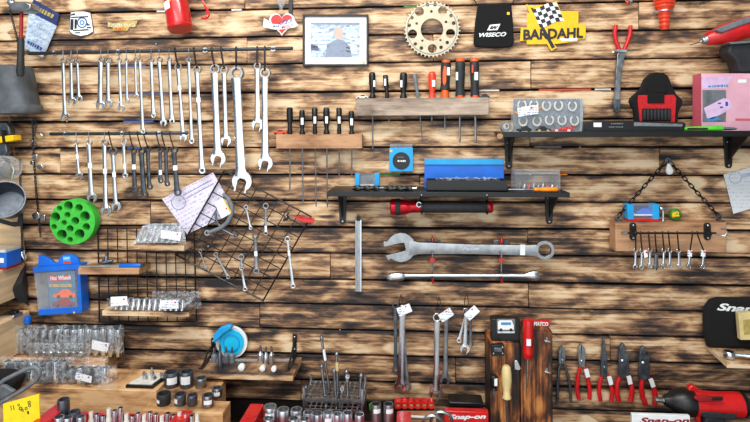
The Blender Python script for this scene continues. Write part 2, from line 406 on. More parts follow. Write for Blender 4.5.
# workbench below the wall
ZB = .775
T = thing('workbench', 'wooden workbench top running along the foot of the plank wall', 'workbench', Vector((0, -.3, 0)))
part(T, 'bench_top', MB().box((-1.7, -.46, ZB-.05), (1.7, 0, ZB)), 'bench_dark', .003)
for x in (-1.6, 0, 1.6):
    for y in (-.41, -.06): part(T, 'leg', MB().box((x-.04, y-.04, 0), (x+.04, y+.04, ZB-.05)), 'bench_dark')

# ------------------------------------------------------------------ wooden steps and boxes at the low end
def wbox(name, label, cat, x0, x1, d0, d1, z0, z1, m='bench_wood', bevel=.002):
    return solo(name, label, cat, MB().box((x0, -d0, z0), (x1, -d1, z1)), m, bevel=bevel)
xA = X(118, 352, 0); zA = P(118, 350, 0).z
xBr = P(156, 391, .2).x; zBt = P(156, 391, .2).z
T = thing('stepped_stand', 'long two-tier wooden stand carrying wrapped sockets beside the yellow card', 'stand', Vector((xA-.3, -.1, ZB)))
part(T, 'upper_step', MB().box((-1.5, 0, ZB), (xA, -.073, zA)), 'bench_wood', .002)
part(T, 'lower_step', MB().box((-1.5, -.0735, ZB), (xBr, -.2, zBt)), 'bench_wood', .002)
xC0 = xBr + .001; xC1 = P(222.7, 413, .28).x; zC = P(222.7, 413, .28).z
T = thing('wooden_step', 'low wooden step holding short black impact sockets in two rows', 'wooden step', Vector(((xC0+xC1)/2, -.2, ZB)))
part(T, 'front_board', MB().box((xC0, -.2205, ZB), (xC1, -.28, zC)), 'bench_wood', .002); part(T, 'back_board', MB().box((xC0, -.1, ZB), (P(213, 400, .2).x, -.22, zC)), 'bench_wood', .002)
# cabinet boxes at the wall's end
xU = X(25, 262); zU = P(25, 262, 0).z; zU0 = P(28, 294, 0).z
wbox('wooden_wall_box', 'pale wooden wall box under the small blue carton', 'box', xU-.45, xU, 0, .3, zU0, zU, 'plywood')
xL = X(30, 310); zL = P(30, 310, 0).z
wbox('wooden_cabinet', 'pale wooden cabinet end with a silver gadget lying on top', 'cabinet', xL-.45, xL, 0.001, .3, zA+.002, zL, 'plywood')
solo('backboard', 'beige board behind the dented steel cup', 'board', MB().pp([(-60, 205), (19, 213), (23, 262), (-60, 262)], 0.001, .012), 'plywood')

# ------------------------------------------------------------------ wall shelves
def screw(T, x, y, d, r=1.0, m='satin'): part(T, 'screw', MB().dome(x, y, r, d, .0025, 8, 3), m)
# scorched wooden shelf on black angle brackets
zS = P(303, 357, 0).z; x0 = P(193, 374, .124).x; x1 = P(293, 377, .124).x; dS = .124
T = thing('wooden_shelf', 'small scorched wooden shelf on two black angle brackets below the tilted wire grid', 'shelf', Vector(((x0+x1)/2, 0, zS-.018)))
part(T, 'board', MB().box((x0, 0, zS-.016), (x1, -dS, zS)), 'shelf_wood', .002)
for xx, top in ((213, 338), (294.5, 334)):
    xc = X(xx, 345, .004); b = MB().pb(xx-2, top, xx+2, 358, .001, .004)
    br = part(T, 'bracket', b, 'black_metal', .0008)
    part(T, 'bracket', MB().box((xc-.006, -.001, zS), (xc+.006, -.1, zS+.003)), 'black_metal')
    zt = P(xx, top+6, 0).z
    part(T, 'brace', MB().tube([(xc, -.004, zt), (xc, -.04, zS+.03), (xc, -.085, zS+.003)], .0025), 'black_metal')
    screw(T, xx, top+3, .004); screw(T, xx, top+15, .004)

def black_shelf(label, xa, xb, yf, d, th, brackets):
    zt = P((xa+xb)/2, yf, d).z; m = mpp((xa+xb)/2, yf, d)
    x0 = P(xa, yf, d).x; x1 = P(xb, yf, d).x
    T = thing('metal_shelf', label, 'shelf', Vector(((x0+x1)/2, 0, zt)))
    part(T, 'shelf_board', MB().box((x0, 0, zt-.004), (x1, -d+.003, zt)), 'black_metal')
    part(T, 'front_lip', MB().box((x0, -d+.006, zt-th*m), (x1, -d, zt+.001)), 'black_metal', .001)
    for xx, yb in brackets:
        xc = X(xx, yb, .006); zb = P(xx, yb, .006).z; w0 = .014; w1 = .009
        part(T, 'bracket_strap', MB().prism([(xc-w0, zt-.005), (xc+w0, zt-.005), (xc+w1, zb+.006), (xc+w1*.6, zb), (xc-w1*.6, zb), (xc-w1, zb+.006)], -.001, -.006), 'black_metal', .001)
        part(T, 'bracket_arm', MB().box((xc-.008, -.003, zt-.010), (xc+.008, -d*.8, zt-.004)), 'black_metal')
        part(T, 'bracket_rib', MB().add([(xc-.0015, -.006, zt-.01), (xc-.0015, -d*.7, zt-.01), (xc-.0015, -.006, zb+.02), (xc+.0015, -.006, zt-.01), (xc+.0015, -d*.7, zt-.01), (xc+.0015, -.006, zb+.02)], [(0,1,2), (5,4,3), (0,3,4,1), (1,4,5,2), (2,5,3,0)]), 'black_metal')
        screw(T, xx, yb-2.5, .006, 1.3); screw(T, xx-1.6, yb-26, .006, .9); screw(T, xx+1.6, yb-26, .006, .9)
    return T, zt
SH1, Z1 = black_shelf('black metal shelf carrying the open blue box above the red flashlight', 327, 570, 192.4, .154, 4.6, [(342.5, 224), (549.5, 224)])
SH2, Z2 = black_shelf('long black metal shelf carrying a blister pack and a pink box', 502, 800, 131.5, .14, 5.5, [(509, 169), (729, 168)])

# ================================================================== WRENCHES, RAILS, HOOKS
def wr_ring(cx, cy, ro, ri, d0, d1): return MB().pr(cx, cy, ro, ri, d0, d1, 18)
def jaw_pts(cx, cy, ux, uy, R, tilt, sl=.44):
    a = math.atan2(uy, ux) + math.radians(tilt); s = sl*R; al = math.radians(36); out = []
    def q(x, y): out.append((cx + x*math.cos(a) - y*math.sin(a), cy + x*math.sin(a) + y*math.cos(a)))
    q(R*1.12, s); q(R*1.05, R*.66)
    for i in range(15):
        t = al + (2*math.pi - 2*al) * i/14; q(R*math.cos(t), R*math.sin(t))
    q(R*1.05, -R*.66); q(R*1.12, -s); q(-.02*R, -s); q(-.28*R, -.25*R); q(-.28*R, .25*R); q(-.02*R, s)
    return out
def wrench(label, A, B, w, ro, R, d=.045, m='chrome', kind='comb', group=None, name='combination_wrench', tilt=15, sticker=None, head='same', th=None, w2=None):
    """A ring centre, B other end centre (pixels); w shank width; ro ring radius; R jaw (or second ring) radius"""
    ax, ay = A; bx, by = B; L = math.hypot(bx-ax, by-ay); ux, uy = (bx-ax)/L, (by-ay)/L; vx, vy = -uy, ux
    mm = mpp(ax, ay, d); t = th or max(.0035, w*mm*.5)
    T = thing(name, label, 'wrench', (bx, by, d), group)
    w2 = w2 or w*1.12
    rings = []
    for q, hw, ht in ((ro*.8/L, w*.58, .62), (.12, w*.5, .5), (.5, w*.46, .46), (.88, w2*.5, .5), (1-R*.55/L, w2*.72, .55)):
        cx, cy = ax + ux*L*q, ay + uy*L*q; ring = []
        for k in range(10):
            an = 2*math.pi*k/10; c, sn = math.cos(an), math.sin(an)
            c = math.copysign(abs(c)**.6, c); sn = math.copysign(abs(sn)**.6, sn)
            p = P(cx + vx*c*hw, cy + vy*c*hw, d); ring.append(Vector((p.x, p.y + sn*t*ht*1.2, p.z)))
        rings.append(ring)
    part(T, 'shank', MB().sweep(rings), m)
    hm = m if head == 'same' else head
    part(T, 'box_end', wr_ring(ax, ay, ro, ro*.66, d-t*.62, d+t*.62), hm, .0006)
    if kind == 'comb':
        part(T, 'open_end', MB().pp(jaw_pts(bx, by, ux, uy, R, tilt, .30 if R > 12 else .44), d-t*.5, d+t*.5), m, .0007)
    else:
        part(T, 'box_end', wr_ring(bx, by, R, R*.55, d-t*.6, d+t*.6), m, .0006)
    if sticker:
        q, ln = sticker; cx, cy = ax+ux*L*q, ay+uy*L*q; h = w*.46
        part(T, 'price_sticker', MB().pp([(cx+vx*h-ux*ln/2, cy+vy*h-uy*ln/2), (cx+vx*h+ux*ln/2, cy+vy*h+uy*ln/2), (cx-vx*h+ux*ln/2, cy-vy*h+uy*ln/2), (cx-vx*h-ux*ln/2, cy-vy*h-uy*ln/2)], d+t*.5, d+t*.66), 'label')
    return T
def hook(x, yr, yt, d, xt=None, r=.6, m='black_metal', label='', group=None, rr=2.0):
    xt = x if xt is None else xt; pts = []
    for i in range(7):
        a = math.pi * i/6; pts.append((x, yr - rr*math.sin(a), d + .0075*math.cos(a)*-1))
    pts.append(((x+xt)/2, (yr+yt)/2 + 1, d + .004))
    for i in range(7):
        a = math.pi * (.0 + i/6); pts.append((xt, yt + 1.2*math.sin(a), d + .0075*math.cos(a)))
    return solo('wire_hook', label, 'hook', MB().pt(pts, r, 6), m, group)
def rail(label, x0, y0, x1, y1, d, r, mounts):
    T = thing('tool_rail', label, 'rail', (x0, y0, d))
    part(T, 'rod', MB().pl((x0, y0, d), (x1, y1, d), [(0, r*.8), (.004, r), (.996, r), (1, r*.8)], 12), 'rod')
    for x in mounts:
        y = y0 + (y1-y0)*(x-x0)/(x1-x0)
        part(T, 'standoff', MB().tube([P(x, y-1.5, 0), P(x, y-1.5, d+.004)], .0035, 8), 'satin')
        part(T, 'clamp', MB().pr(x, y, r*1.5, r*1.0, d-.004, d+.004, 12), 'satin')
    return T
rail('upper dark rod rail under the red can, hung with a long row of wrenches', 28, 53.5, 293, 48.3, .045, 1.7, [54, 118, 205, 273])
rail('lower dark rod rail hung with short wrenches above the green holder', 50, 134, 188, 133, .045, 1.6, [65, 122, 159])

U = [ # ring, end, shank w, ring r, jaw r
 ((63, 61), (65, 117), 3.4, 3.0, 4.3, 'comb'), ((71, 61), (71.7, 101), 3.2, 2.8, 4.2, 'comb'), ((77.3, 61.3), (78.8, 98.6), 2.8, 2.4, 3.4, 'comb'),
 ((100.8, 60), (100.2, 105.5), 4.8, 3.0, 4.6, 'comb'), ((108, 60.4), (108.2, 103), 3.8, 3.3, 4.0, 'comb'), ((119, 60.5), (121, 107.8), 2.8, 2.5, 3.4, 'comb'),
 ((126.3, 60.4), (127, 100.8), 2.2, 2.1, 2.4, 'comb'), ((135.3, 60), (136.2, 96), 2.2, 2.1, 2.5, 'comb'), ((139.8, 60), (142.8, 131), 3.0, 2.2, 2.6, 'box'),
 ((151, 60), (153.4, 115.5), 3.4, 2.6, 2.4, 'box'), ((159, 59.8), (163.2, 122.5), 3.8, 3.0, 3.3, 'comb'), ((169, 59.6), (171.9, 120.5), 3.6, 2.4, 2.8, 'comb'),
 ((177.8, 66.5), (183.3, 137.6), 3.6, 3.6, 3.6, 'comb'), ((188.6, 60), (191.7, 141), 3.0, 2.6, 2.7, 'box'), ((196.8, 69.5), (202, 170.5), 4.4, 3.9, 3.2, 'box'),
 ((214.5, 69), (218, 158.5), 7.0, 5.0, 7.6, 'comb'), ((224, 70), (226, 140.5), 4.4, 3.9, 5.2, 'comb'), ((236.2, 73), (241.8, 181.5), 9.4, 6.6, 10.0, 'comb'),
 ((257.2, 66), (257.6, 124.5), 5.2, 3.5, 6.0, 'comb'), ((264.8, 73), (265.3, 163), 6.6, 5.2, 7.4, 'comb')]
for i, (A, B, w, ro, R, k) in enumerate(U):
    nm = 'combination_wrench' if k == 'comb' else 'ring_wrench'
    size = 'thick' if w > 6 else 'slim' if w < 2.5 else 'bright'
    lab = f"{size} chrome wrench, {ORD[i]} on the upper rail counting from the hanging hammer"
    dd = .045 + (.012 if i in (4, 8, 16, 19) else 0)
    wrench(lab, A, B, w, ro, R, dd, 'chrome', k, 'wrenches on the upper rail', nm, sticker=(.3, 5) if i in (12, 14) else None, head='steel')
    yr = 53.5 - 5.2*(A[0]-28)/265
    big = A[1] > 64
    hook(A[0] + (-3 if i in (12, 14, 15, 16) else 0), yr, A[1] - ro*.75, dd, A[0], .95 if big else .42, 'black_metal' if big else 'satin',
         f"{'black' if big else 'thin steel'} wire hook, {ORD[i]} on the upper rail counting from the hanging hammer", 'hooks on the upper rail', 2.2)
LW = [((76, 142.8), (78.8, 175.5), 2.8, 2.3, 3.6, 'comb', 'chrome', 'same'), ((88.8, 142.5), (91.6, 197.5), 4.4, 2.6, 5.0, 'comb', 'satin', 'same'), ((104.4, 142.8), (105.8, 210.5), 4.2, 3.3, 5.2, 'comb', 'chrome', 'same'),
 ((112.7, 151.3), (115.9, 206.5), 3.8, 4.2, 4.8, 'comb', 'satin', 'gunmetal'), ((123.5, 142.2), (125, 175.6), 3.2, 3.1, 2.7, 'box', 'satin', 'same'), ((133.3, 150.5), (134.8, 189.7), 3.8, 3.1, 2.9, 'box', 'ratchet_steel', 'same'),
 ((141.2, 151), (144, 195), 4.6, 3.3, 3.4, 'box', 'ratchet_steel', 'same'), ((147.5, 148.6), (149.4, 187), 3.6, 3.0, 2.8, 'box', 'ratchet_steel', 'same'), ((160.2, 150.3), (160.4, 181), 3.4, 2.6, 2.5, 'box', 'ratchet_steel', 'same'),
 ((165.5, 150.3), (166.8, 184), 3.6, 2.8, 2.5, 'box', 'ratchet_steel', 'same'), ((173.6, 150), (177.3, 192.6), 4.6, 3.7, 3.5, 'box', 'ratchet_steel', 'same')]
for i, (A, B, w, ro, R, k, m, hd) in enumerate(LW):
    dd = .045 + (.011 if i in (3, 6, 9) else 0)
    col = 'dark double-ring ratchet' if m == 'ratchet_steel' else 'short silver double-ring' if k == 'box' else 'black-headed ratchet' if hd != 'same' else 'silver open-jawed'
    wrench(f"{col} wrench, {ORD[i]} on the lower rail counting from the dangling charm chain", A, B, w, ro, R, dd, m, k, 'wrenches on the lower rail', 'combination_wrench' if k == 'comb' else 'ring_wrench',
           sticker=((.42, 5) if i in (0, 1, 2, 3, 5, 10) else (.72, 5) if i in (4, 8) else None), head=hd)
    big = A[1] > 146
    hook(A[0] - (4 if big else 0), 133.6, A[1]-ro*.7, dd, A[0], .62 if big else .42, 'black_metal' if big else 'satin',
         f"{'black' if big else 'thin steel'} wire hook, {ORD[i]} on the lower rail counting from the dangling charm chain", 'hooks on the lower rail')

# ---- big wrench and ring bar on red-tipped pegs
wrench('very large chrome open-and-ring wrench lying level across two red-tipped pegs', (545, 250.3), (401, 247.5), 11.5, 9.8, 14.8, .05, 'steel', 'comb', None, 'combination_wrench', -14, (.155, 5), 'same', .012, 13)
T = bpy.data.objects['combination_wrench']
BW = [o for o in COL.objects if o.get('label', '').startswith('very large')][0]
text(BW, 'Facom', 471, 248.5, 16, 3.6, .0575, 'satin', 0, .3)
T = thing('offset_ring_wrench', 'long chrome offset ring bar lying below the very large wrench', 'wrench', (462, 277, .045))
part(T, 'shank', MB().pl((404, 275.6, .045), (530, 275.6, .045), [(0, 2.6), (.1, 2.0), (.5, 1.9), (.9, 2.1), (1, 2.8)], 12), 'satin')
part(T, 'box_end', MB().pl((387, 277.2, .05), (405, 276.2, .05), [(0, 2.0), (.08, 3.6), (.5, 4.6), (.85, 4.0), (1, 2.2)], 14, .7), 'satin')
part(T, 'box_end', MB().pl((539, 275, .05), (525, 275.6, .05), [(0, 3.4), (.1, 5.0), (.5, 5.2), (.8, 3.4), (1, 2.2)], 14, .7), 'satin')
part(T, 'price_sticker', MB().pb(500, 274.4, 509, 276.2, .0505, .052), 'label')
for x, side in ((432.5, 'jaw'), (501.5, 'ring')):
    T = thing('tool_peg', f"chrome and red wall peg holding the large wrench near its {side} end", 'tool peg', (x, 280, .02), 'red-tipped tool pegs')
    part(T, 'wall_plate', MB().pb(x-8, 240, x+8, 244, .001, .006), 'steel', .001)
    part(T, 'post', MB().pt([(x, 241, .006), (x, 246, .03), (x, 256, .034), (x, 258, .07), (x, 253, .073)], .9, 8), 'steel')
    part(T, 'arm', MB().pt([(x, 258, .034), (x, 277.6, .03), (x, 280, .06), (x, 277, .064)], .9, 8), 'steel')
    part(T, 'red_tip', MB().pl((x, 243, .02), (x, 236, .02), [(0, 2.3), (.5, 1.8), (.7, 1), (1, .8)], 10), 'red')
    part(T, 'red_block', MB().pb(x-2.6, 258, x+2.6, 262.5, .033, .046), 'red', .001)
    part(T, 'red_tip', MB().pl((x+.3, 278.5, .06), (x+.6, 283.5, .06), [(0, 1.4), (1, 1.0)], 8), 'red_metal')

# ---- tagged bundles of wrenches on wire loops
def bundle(nail, tagc, tagrot, wr, lab, grp):
    nx, ny = nail
    solo('wire_tie', f"black wire loop on a nail holding {lab}", 'wire loop', MB().pt([(nx, ny-3, .002), (nx-1.6, ny+3, .03), (nx-2.4, ny+14, .03), (nx, ny+19, .034), (nx+2.2, ny+14, .04), (nx+1.5, ny+3, .03)], .4, 6, True), 'black_metal')
    solo('nail', f"dark nail above {lab}", 'nail', MB().tube([P(nx, ny-2, 0), P(nx, ny-2.5, .012)], .0025, 8), 'black_metal')
    for j, (A, B, w, ro, R, k, m, d, desc) in enumerate(wr):
        wrench(f"{desc} in {lab}", A, B, w, ro, R, d, m, k, grp, 'combination_wrench' if k == 'comb' else 'ring_wrench')
    T = thing('price_tag', f"white price tag tied on {lab}", 'tag', (tagc[0], tagc[1], .066))
    part(T, 'card', MB().pp(rotpts(rrect(14, 8.6, .6), tagc[0], tagc[1], tagrot), .065, .0662), 'tagpaper')
    dx, dy = rotpts([(2.5, -2.6)], tagc[0], tagc[1], tagrot)[0]
    part(T, 'dot', MB().pd(dx, dy, .8, .0662, .0667, 10), 'red')
bundle((401, 298), (404.3, 310), 22, [((395.5, 306), (395.6, 370), 3.6, 3.2, 3.4, 'box', 'gunmetal', .036, 'dark ring wrench'), ((402, 309), (406.8, 387), 4.2, 3.4, 4.8, 'comb', 'dark_steel', .043, 'darker open-jawed wrench'), ((402.5, 309), (400.2, 387), 6.0, 3.6, 6.0, 'comb', 'chrome', .053, 'bright open-jawed wrench')],
       'the tall wrench bundle above the red spring clips', 'tall wrench bundle')
bundle((439, 300), (446, 315), 33, [((446.3, 314), (445.2, 380), 4.6, 3.8, 5.4, 'comb', 'dark_steel', .040, 'shorter dull wrench'), ((437, 317.5), (436, 393.5), 6.2, 4.4, 6.8, 'comb', 'chrome', .052, 'longest bright wrench')],
       'the two-wrench bundle above the silver clamp loops', 'two-wrench bundle')
bundle((466.5, 295), (472, 313), 42, [((470.5, 311), (470.8, 343.5), 3.0, 2.6, 3.6, 'comb', 'gunmetal', .036, 'small dark upright wrench'), ((466.5, 312), (459, 340.5), 2.8, 2.4, 2.6, 'box', 'satin', .044, 'small slanted ring wrench'), ((466, 311), (465, 349), 3.8, 3.0, 5.0, 'comb', 'chrome', .053, 'small bright wrench')],
       'the small bundle beside the toy van box', 'small wrench bundle')

# ================================================================== SCREWDRIVERS IN THE TWO DRILLED BARS
def bar(label, x0, y0, x1, y1, d, m):
    a = P(x0, y0, d); b = P(x1, y1, d)
    z0, z1 = sorted((a.z, b.z))
    return solo('drilled_bar', label, 'tool holder', MB().box((a.x, 0, z0), (b.x, -d, z1)), m, bevel=.0015)
bar('grey wooden bar on the wall holding orange and black screwdrivers', 355.5, 98.5, 489, 115, .046, 'grey_wood')
bar('tan wooden bar on the wall holding six black screwdrivers', 276, 134.5, 362, 148.5, .046, 'tan_wood')
def driver(label, xt, yt, xb, yb, r, xtip, ytip, m='black_plastic', style='std', d=.024, rs=.75, group=None, sticker=None, flat=.9, name='screwdriver'):
    T = thing(name, label, 'screwdriver', (xb, yb, d), group)
    if style == 'std': prof = [(0, r*.62), (.03, r*.86), (.12, r), (.42, r), (.6, r*.86), (.74, r*.66), (.80, r*.66), (.9, r*.95), (.97, r*.98), (1, r*.8)]
    elif style == 'slim': prof = [(0, r*.7), (.04, r), (.45, r*.95), (.62, r*.66), (.7, r*.66), (.85, r*.8), (1, r*.7)]
    elif style == 'big': prof = [(0, r*.8), (.03, r*.97), (.2, r), (.5, r*.92), (.75, r*.86), (.9, r*.94), (.98, r), (1, r*.8)]
    else: prof = [(0, r*.7), (.05, r*.95), (.3, r), (.6, r*.9), (.75, r*.72), (.9, r*.85), (1, r*.7)]
    g = 10
    h = part(T, 'handle', MB().pl((xt, yt, d), (xb, yb, d), prof, g, flat), m)
    if ytip > yb: part(T, 'blade_shaft', MB().pl((xb, yb-2, d), (xtip, ytip, d), [(0, rs), (.9, rs), (.96, rs*1.15), (1, rs*.5)], 8), 'steel')
    if sticker:
        q, ln, w, off = sticker; cx = xt+(xb-xt)*q+off; cy = yt+(yb-yt)*q; rd = r*mpp(xt, yt, d)*flat
        part(T, 'price_sticker', MB().pb(cx-w/2, cy-ln/2, cx+w/2, cy+ln/2, d+rd*.5, d+rd*1.04), 'label')
    return T
g1 = 'screwdrivers in the grey bar'
driver('black screwdriver beside the white toy car on the grey bar', 372.2, 72.3, 372.6, 99, 3.5, 372.8, 149, group=g1, sticker=(.42, 6.5, 2, 1.9))
driver('slim black screwdriver standing second from the white toy car', 385.3, 75, 387.5, 99, 2.7, 389, 122, style='slim', group=g1, sticker=(.3, 7, 1.8, -.8))
driver('stout black screwdriver with a short tip in the grey bar', 403.6, 72.6, 403.4, 99, 3.9, 403.6, 119.5, group=g1, rs=1.1, sticker=(.42, 7, 2.2, -2.2))
driver('slim leaning grey-green screwdriver in the grey bar', 414.6, 74.5, 418.3, 99, 2.3, 422.5, 141, 'grey_plastic', 'slim', group=g1, rs=.6)
driver('plain orange-red screwdriver in the grey bar', 432.2, 72, 432, 99, 4.0, 431.8, 121, 'orange_red', group=g1, sticker=(.42, 6.5, 3.2, 1.5))
T = driver('black screwdriver with orange teardrop inlay and orange neck in the grey bar', 446, 62, 445, 90, 5.3, 445, 99, 'black_rubber', 'big', group=g1, rs=2, sticker=(.33, 8, 3, 2.8))
part(T, 'end_cap', MB().pl((446.2, 59.9, .024), (446, 63, .024), [(0, 3.0), (.4, 4.3), (1, 4.5)], 12), 'orange')
part(T, 'neck', MB().pl((445, 87, .024), (445, 99, .024), [(0, 3.4), (.3, 3.5), (.8, 4.5), (1, 4.2)], 12), 'orange')
part(T, 'inlay', MB().pp([(444, 66), (446, 66), (446.6, 72), (446.4, 82), (444.5, 86), (442.6, 82), (442.8, 72)], .030, .0395), 'orange', .001)
part(T, 'blade_shaft', MB().pl((445, 97, .024), (445, 129.5, .024), [(0, .9), (1, .8)], 8), 'steel')
T = driver('black screwdriver with orange caps standing between two orange-trimmed ones', 460.3, 61, 460, 97, 5.1, 459.8, 142.5, 'black_rubber', 'big', group=g1, rs=1.0, sticker=(.42, 8, 2.2, -3.2))
part(T, 'end_cap', MB().pl((460.3, 58.2, .024), (460.3, 61.5, .024), [(0, 3.2), (.4, 4.4), (1, 4.5)], 12), 'orange')
part(T, 'collar', MB().pl((460, 95.5, .024), (460, 97.8, .024), [(0, 4.6), (1, 4.5)], 12), 'orange')
T = driver('black screwdriver with orange lettering beside the green toy car', 474.4, 61, 475, 97, 4.8, 475.8, 143, 'black_rubber', 'big', group=g1, rs=1.2, sticker=(.42, 8, 3.6, 1.6))
part(T, 'end_cap', MB().pl((474.3, 58.2, .024), (474.4, 61.5, .024), [(0, 3.0), (.4, 4.1), (1, 4.3)], 12), 'orange')
part(T, 'collar', MB().pl((475, 95.5, .024), (475, 97.8, .024), [(0, 4.4), (1, 4.2)], 12), 'orange')
part(T, 'stripe', MB().pb(471.8, 65, 473.4, 73, .033, .0392), 'orange_red')
H2 = [(289.7, 107.5, 3.2, 289.9, 192, 'slim'), (302, 110, 2.9, 303, 205.5, 'std'), (314.7, 107.8, 3.0, 316.2, 207, 'slim'), (326.4, 107.6, 3.3, 327.4, 207.5, 'std'), (339, 107.8, 2.9, 339.2, 178.5, 'slim'), (351.4, 111, 3.0, 351.8, 177, 'std')]
for i, (x, yt, r, xt, ytip, st) in enumerate(H2):
    driver(f"black-handled screwdriver, {ORD[i]} in the tan bar counting from the orange toy car", x, yt, x+.3, 135, r, xt, ytip, style=st, group='screwdrivers in the tan bar', rs=.7, sticker=(.45, 7, 2.6, 0) if i else None)

# ================================================================== TOY CARS
def toycar(label, x0, x1, yb, d, m, h=5, dirn=1, cab='ink', wheel='black_plastic', kind='car', group=None):
    w = x1-x0; T = thing('toy_car', label, 'toy car', ((x0+x1)/2, yb, d), group)
    def q(pts): return [((x0 + p*w) if dirn > 0 else (x1 - p*w), yb - z*h) for p, z in pts]
    mm = mpp(x0, yb, d); dep = h*mm*.95
    if kind == 'f1': bod = [(0, .15), (.02, .3), (.3, .42), (.42, .72), (.5, .5), (.62, .5), (.66, .85), (.74, .8), (.86, .5), (.9, 1.0), (1, 1.0), (1, .2), (.6, .15)]
    else: bod = [(0, .15), (0, .45), (.1, .55), (.26, .6), (.4, .96), (.68, 1), (.84, .64), (.98, .58), (1, .2)]
    part(T, 'body', MB().pp(q(bod), d-dep/2, d+dep/2), m, .0012)
    if kind != 'f1': part(T, 'window', MB().pp(q([(.31, .62), (.42, .9), (.66, .92), (.76, .66)]), d+dep/2-.0003, d+dep/2+.0004), cab)
    for px in (.2, .8):
        for s in (-1, 1):
            cx, cy = q([(px, .2)])[0]
            part(T, 'wheel', MB().pd(cx, cy, h*.24, d+s*dep*.5-.0012, d+s*dep*.5+.0012, 12), wheel)
    return T
toycar('small white toy car parked on the grey bar', 355.8, 368.5, 99, .03, 'offwhite', 4.6)
toycar('small dark green toy car parked on the grey bar', 478.5, 490, 98.8, .03, 'dark_green', 5.2)
toycar('small orange toy car parked on the tan bar', 272.8, 286.5, 134.6, .03, 'orange_red', 5)

# ================================================================== DECOR ALONG THE TOP
# bag with navy header
T = thing('parts_bag', 'clear bag with printed card and navy header hanging beside the hammer', 'bag', (42, 57, .012))
part(T, 'header_card', MB().pp([(33.5, -1), (59, 14), (56.5, 25.5), (29.5, 11.5)], .008, .011), 'navy')
part(T, 'printed_card', MB().pp([(29.5, 11), (56.3, 25.6), (42.5, 57), (24.3, 47.5)], .004, .0085), 'bag_print')
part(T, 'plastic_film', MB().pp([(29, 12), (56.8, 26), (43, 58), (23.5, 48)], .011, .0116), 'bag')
marks(T, 5, 46.5, 13.2, 15, 4.6, .0122, 'gold', -27)
marks(T, 6, 34.5, 45.5, 16, 3.6, .0125, 'blue_ink', -27); marks(T, 5, 44, 30, 14, 2, .0125, 'faint', -27); marks(T, 6, 40.5, 37, 18, 1.6, .0125, 'faint', -27)
# shield decal
T = thing('shield_decal', 'white shield-shaped decal with black emblem print beside the gold badge', 'decal', (81, 35, .003))
sh = [(71, 12.5), (76, 11.5), (84, 11.6), (90, 13), (91.5, 20), (93, 31.5), (88, 34.5), (80.5, 36), (73, 34), (69.6, 31), (70.2, 20)]
part(T, 'edge', MB().pp([(81+(x-81)*1.05, 23.5+(y-23.5)*1.06) for x, y in sh], .0005, .0018), 'ink')
part(T, 'face', MB().pp(sh, .0018, .0026), 'label')
for a in ([(71, 16.8), (88, 16), (88.3, 17.3), (71, 18)], [(73, 30), (88.5, 29), (88.7, 30.4), (73, 31.2)], [(70.6, 19), (73.5, 19), (73.3, 30), (70.2, 30)], [(86.5, 22.5), (90.6, 25.2), (87, 25.8)], [(74.6, 19.5), (77, 19.2), (76.6, 28.6), (74.4, 28.8)], [(71, 14), (75, 13.2), (75, 15), (71, 15.8)], [(86.6, 26.8), (91, 27), (91.2, 28.4), (87, 28.2)], [(75, 32.3), (80, 32), (80, 33.2), (75, 33.4)]):
    part(T, 'print', MB().pp(a, .0026, .003), 'ink')
part(T, 'print', MB().pr(82, 22.6, 5.2, 4.0, .0026, .003, 20), 'blue_ink'); part(T, 'print', MB().pr(82, 22.6, 2.6, 1.2, .0026, .003, 14), 'teal')
# gold badge
T = thing('script_badge', 'small pale gold script badge fixed to the wall beside the shield decal', 'badge', (122, 30, .004))
part(T, 'plate', MB().pp([(107.5, 21.5), (112, 23), (124, 22), (137.5, 20.8), (135.5, 27), (129.5, 27.3), (127.5, 30.8), (112, 30.8), (113, 27.6), (107.5, 27)], .0005, .003), 'gold', .0006)
text(T, 'Yoshimura', 121.5, 24.6, 27, 4.2, .0036, 'offwhite', 2, .35)
text(T, 'R&D', 120, 29, 12, 2.6, .0036, 'orange_red', 0, .3, .01)
# red can
def patch(A, B, rpx, t0, t1, a0, a1, n=6):
    a, b = P(*A), P(*B); m = mpp(*A); ax = (b-a).normalized(); f = Vector((0, -1, 0)); f = (f - ax*f.dot(ax)).normalized(); r = ax.cross(f); r = r if r.x > 0 else -r
    vs = [a + (b-a)*t + (f*math.cos(q) + r*math.sin(q))*rpx*m for t in (t0, t1) for q in [math.radians(a0+(a1-a0)*i/n) for i in range(n+1)]]
    return MB().add(vs, [(i, i+1, n+2+i, n+1+i) for i in range(n)])
T = thing('red_can', 'tilted red metal can with a white label above the rail', 'can', (180, 34, .06))
A, B = (173.4, -16, .05), (180.4, 28, .062)
part(T, 'body', MB().pl(A, B, [(0, 11.2), (.3, 11.2), (.42, 11.4), (.93, 11.8), (.97, 11.6), (1, 10.6)], 24), 'red_paint')
part(T, 'base_rim', MB().pl((180.1, 26, .0615), (180.6, 29.4, .0635), [(0, 11.9), (.5, 12.2), (1, 11.2)], 24), 'red_paint')
part(T, 'label', patch(A, B, 11.75, .44, .62, -62, -10), 'tagpaper'); part(T, 'label_edge', patch(A, B, 11.72, .44, .66, -66, -60), 'yellow')
part(T, 'dot', patch(A, B, 11.8, .40, .46, -12, 4), 'yellow')
part(T, 'strap', MB().pt([(200, -12, .02), (203, 2, .02), (206, 8, .022), (208, 12, .026), (208.4, 15, .03), (207, 17.2, .033), (204.4, 18.4, .035), (201, 18, .035)], [.8, .9, 1.1, 1.4, 1.6, 1.6, 1.4, .6], 8), 'red')
part(T, 'wall_hook', MB().tube([P(178, 2, .0), P(178, 2, .06)], .003), 'black_metal')
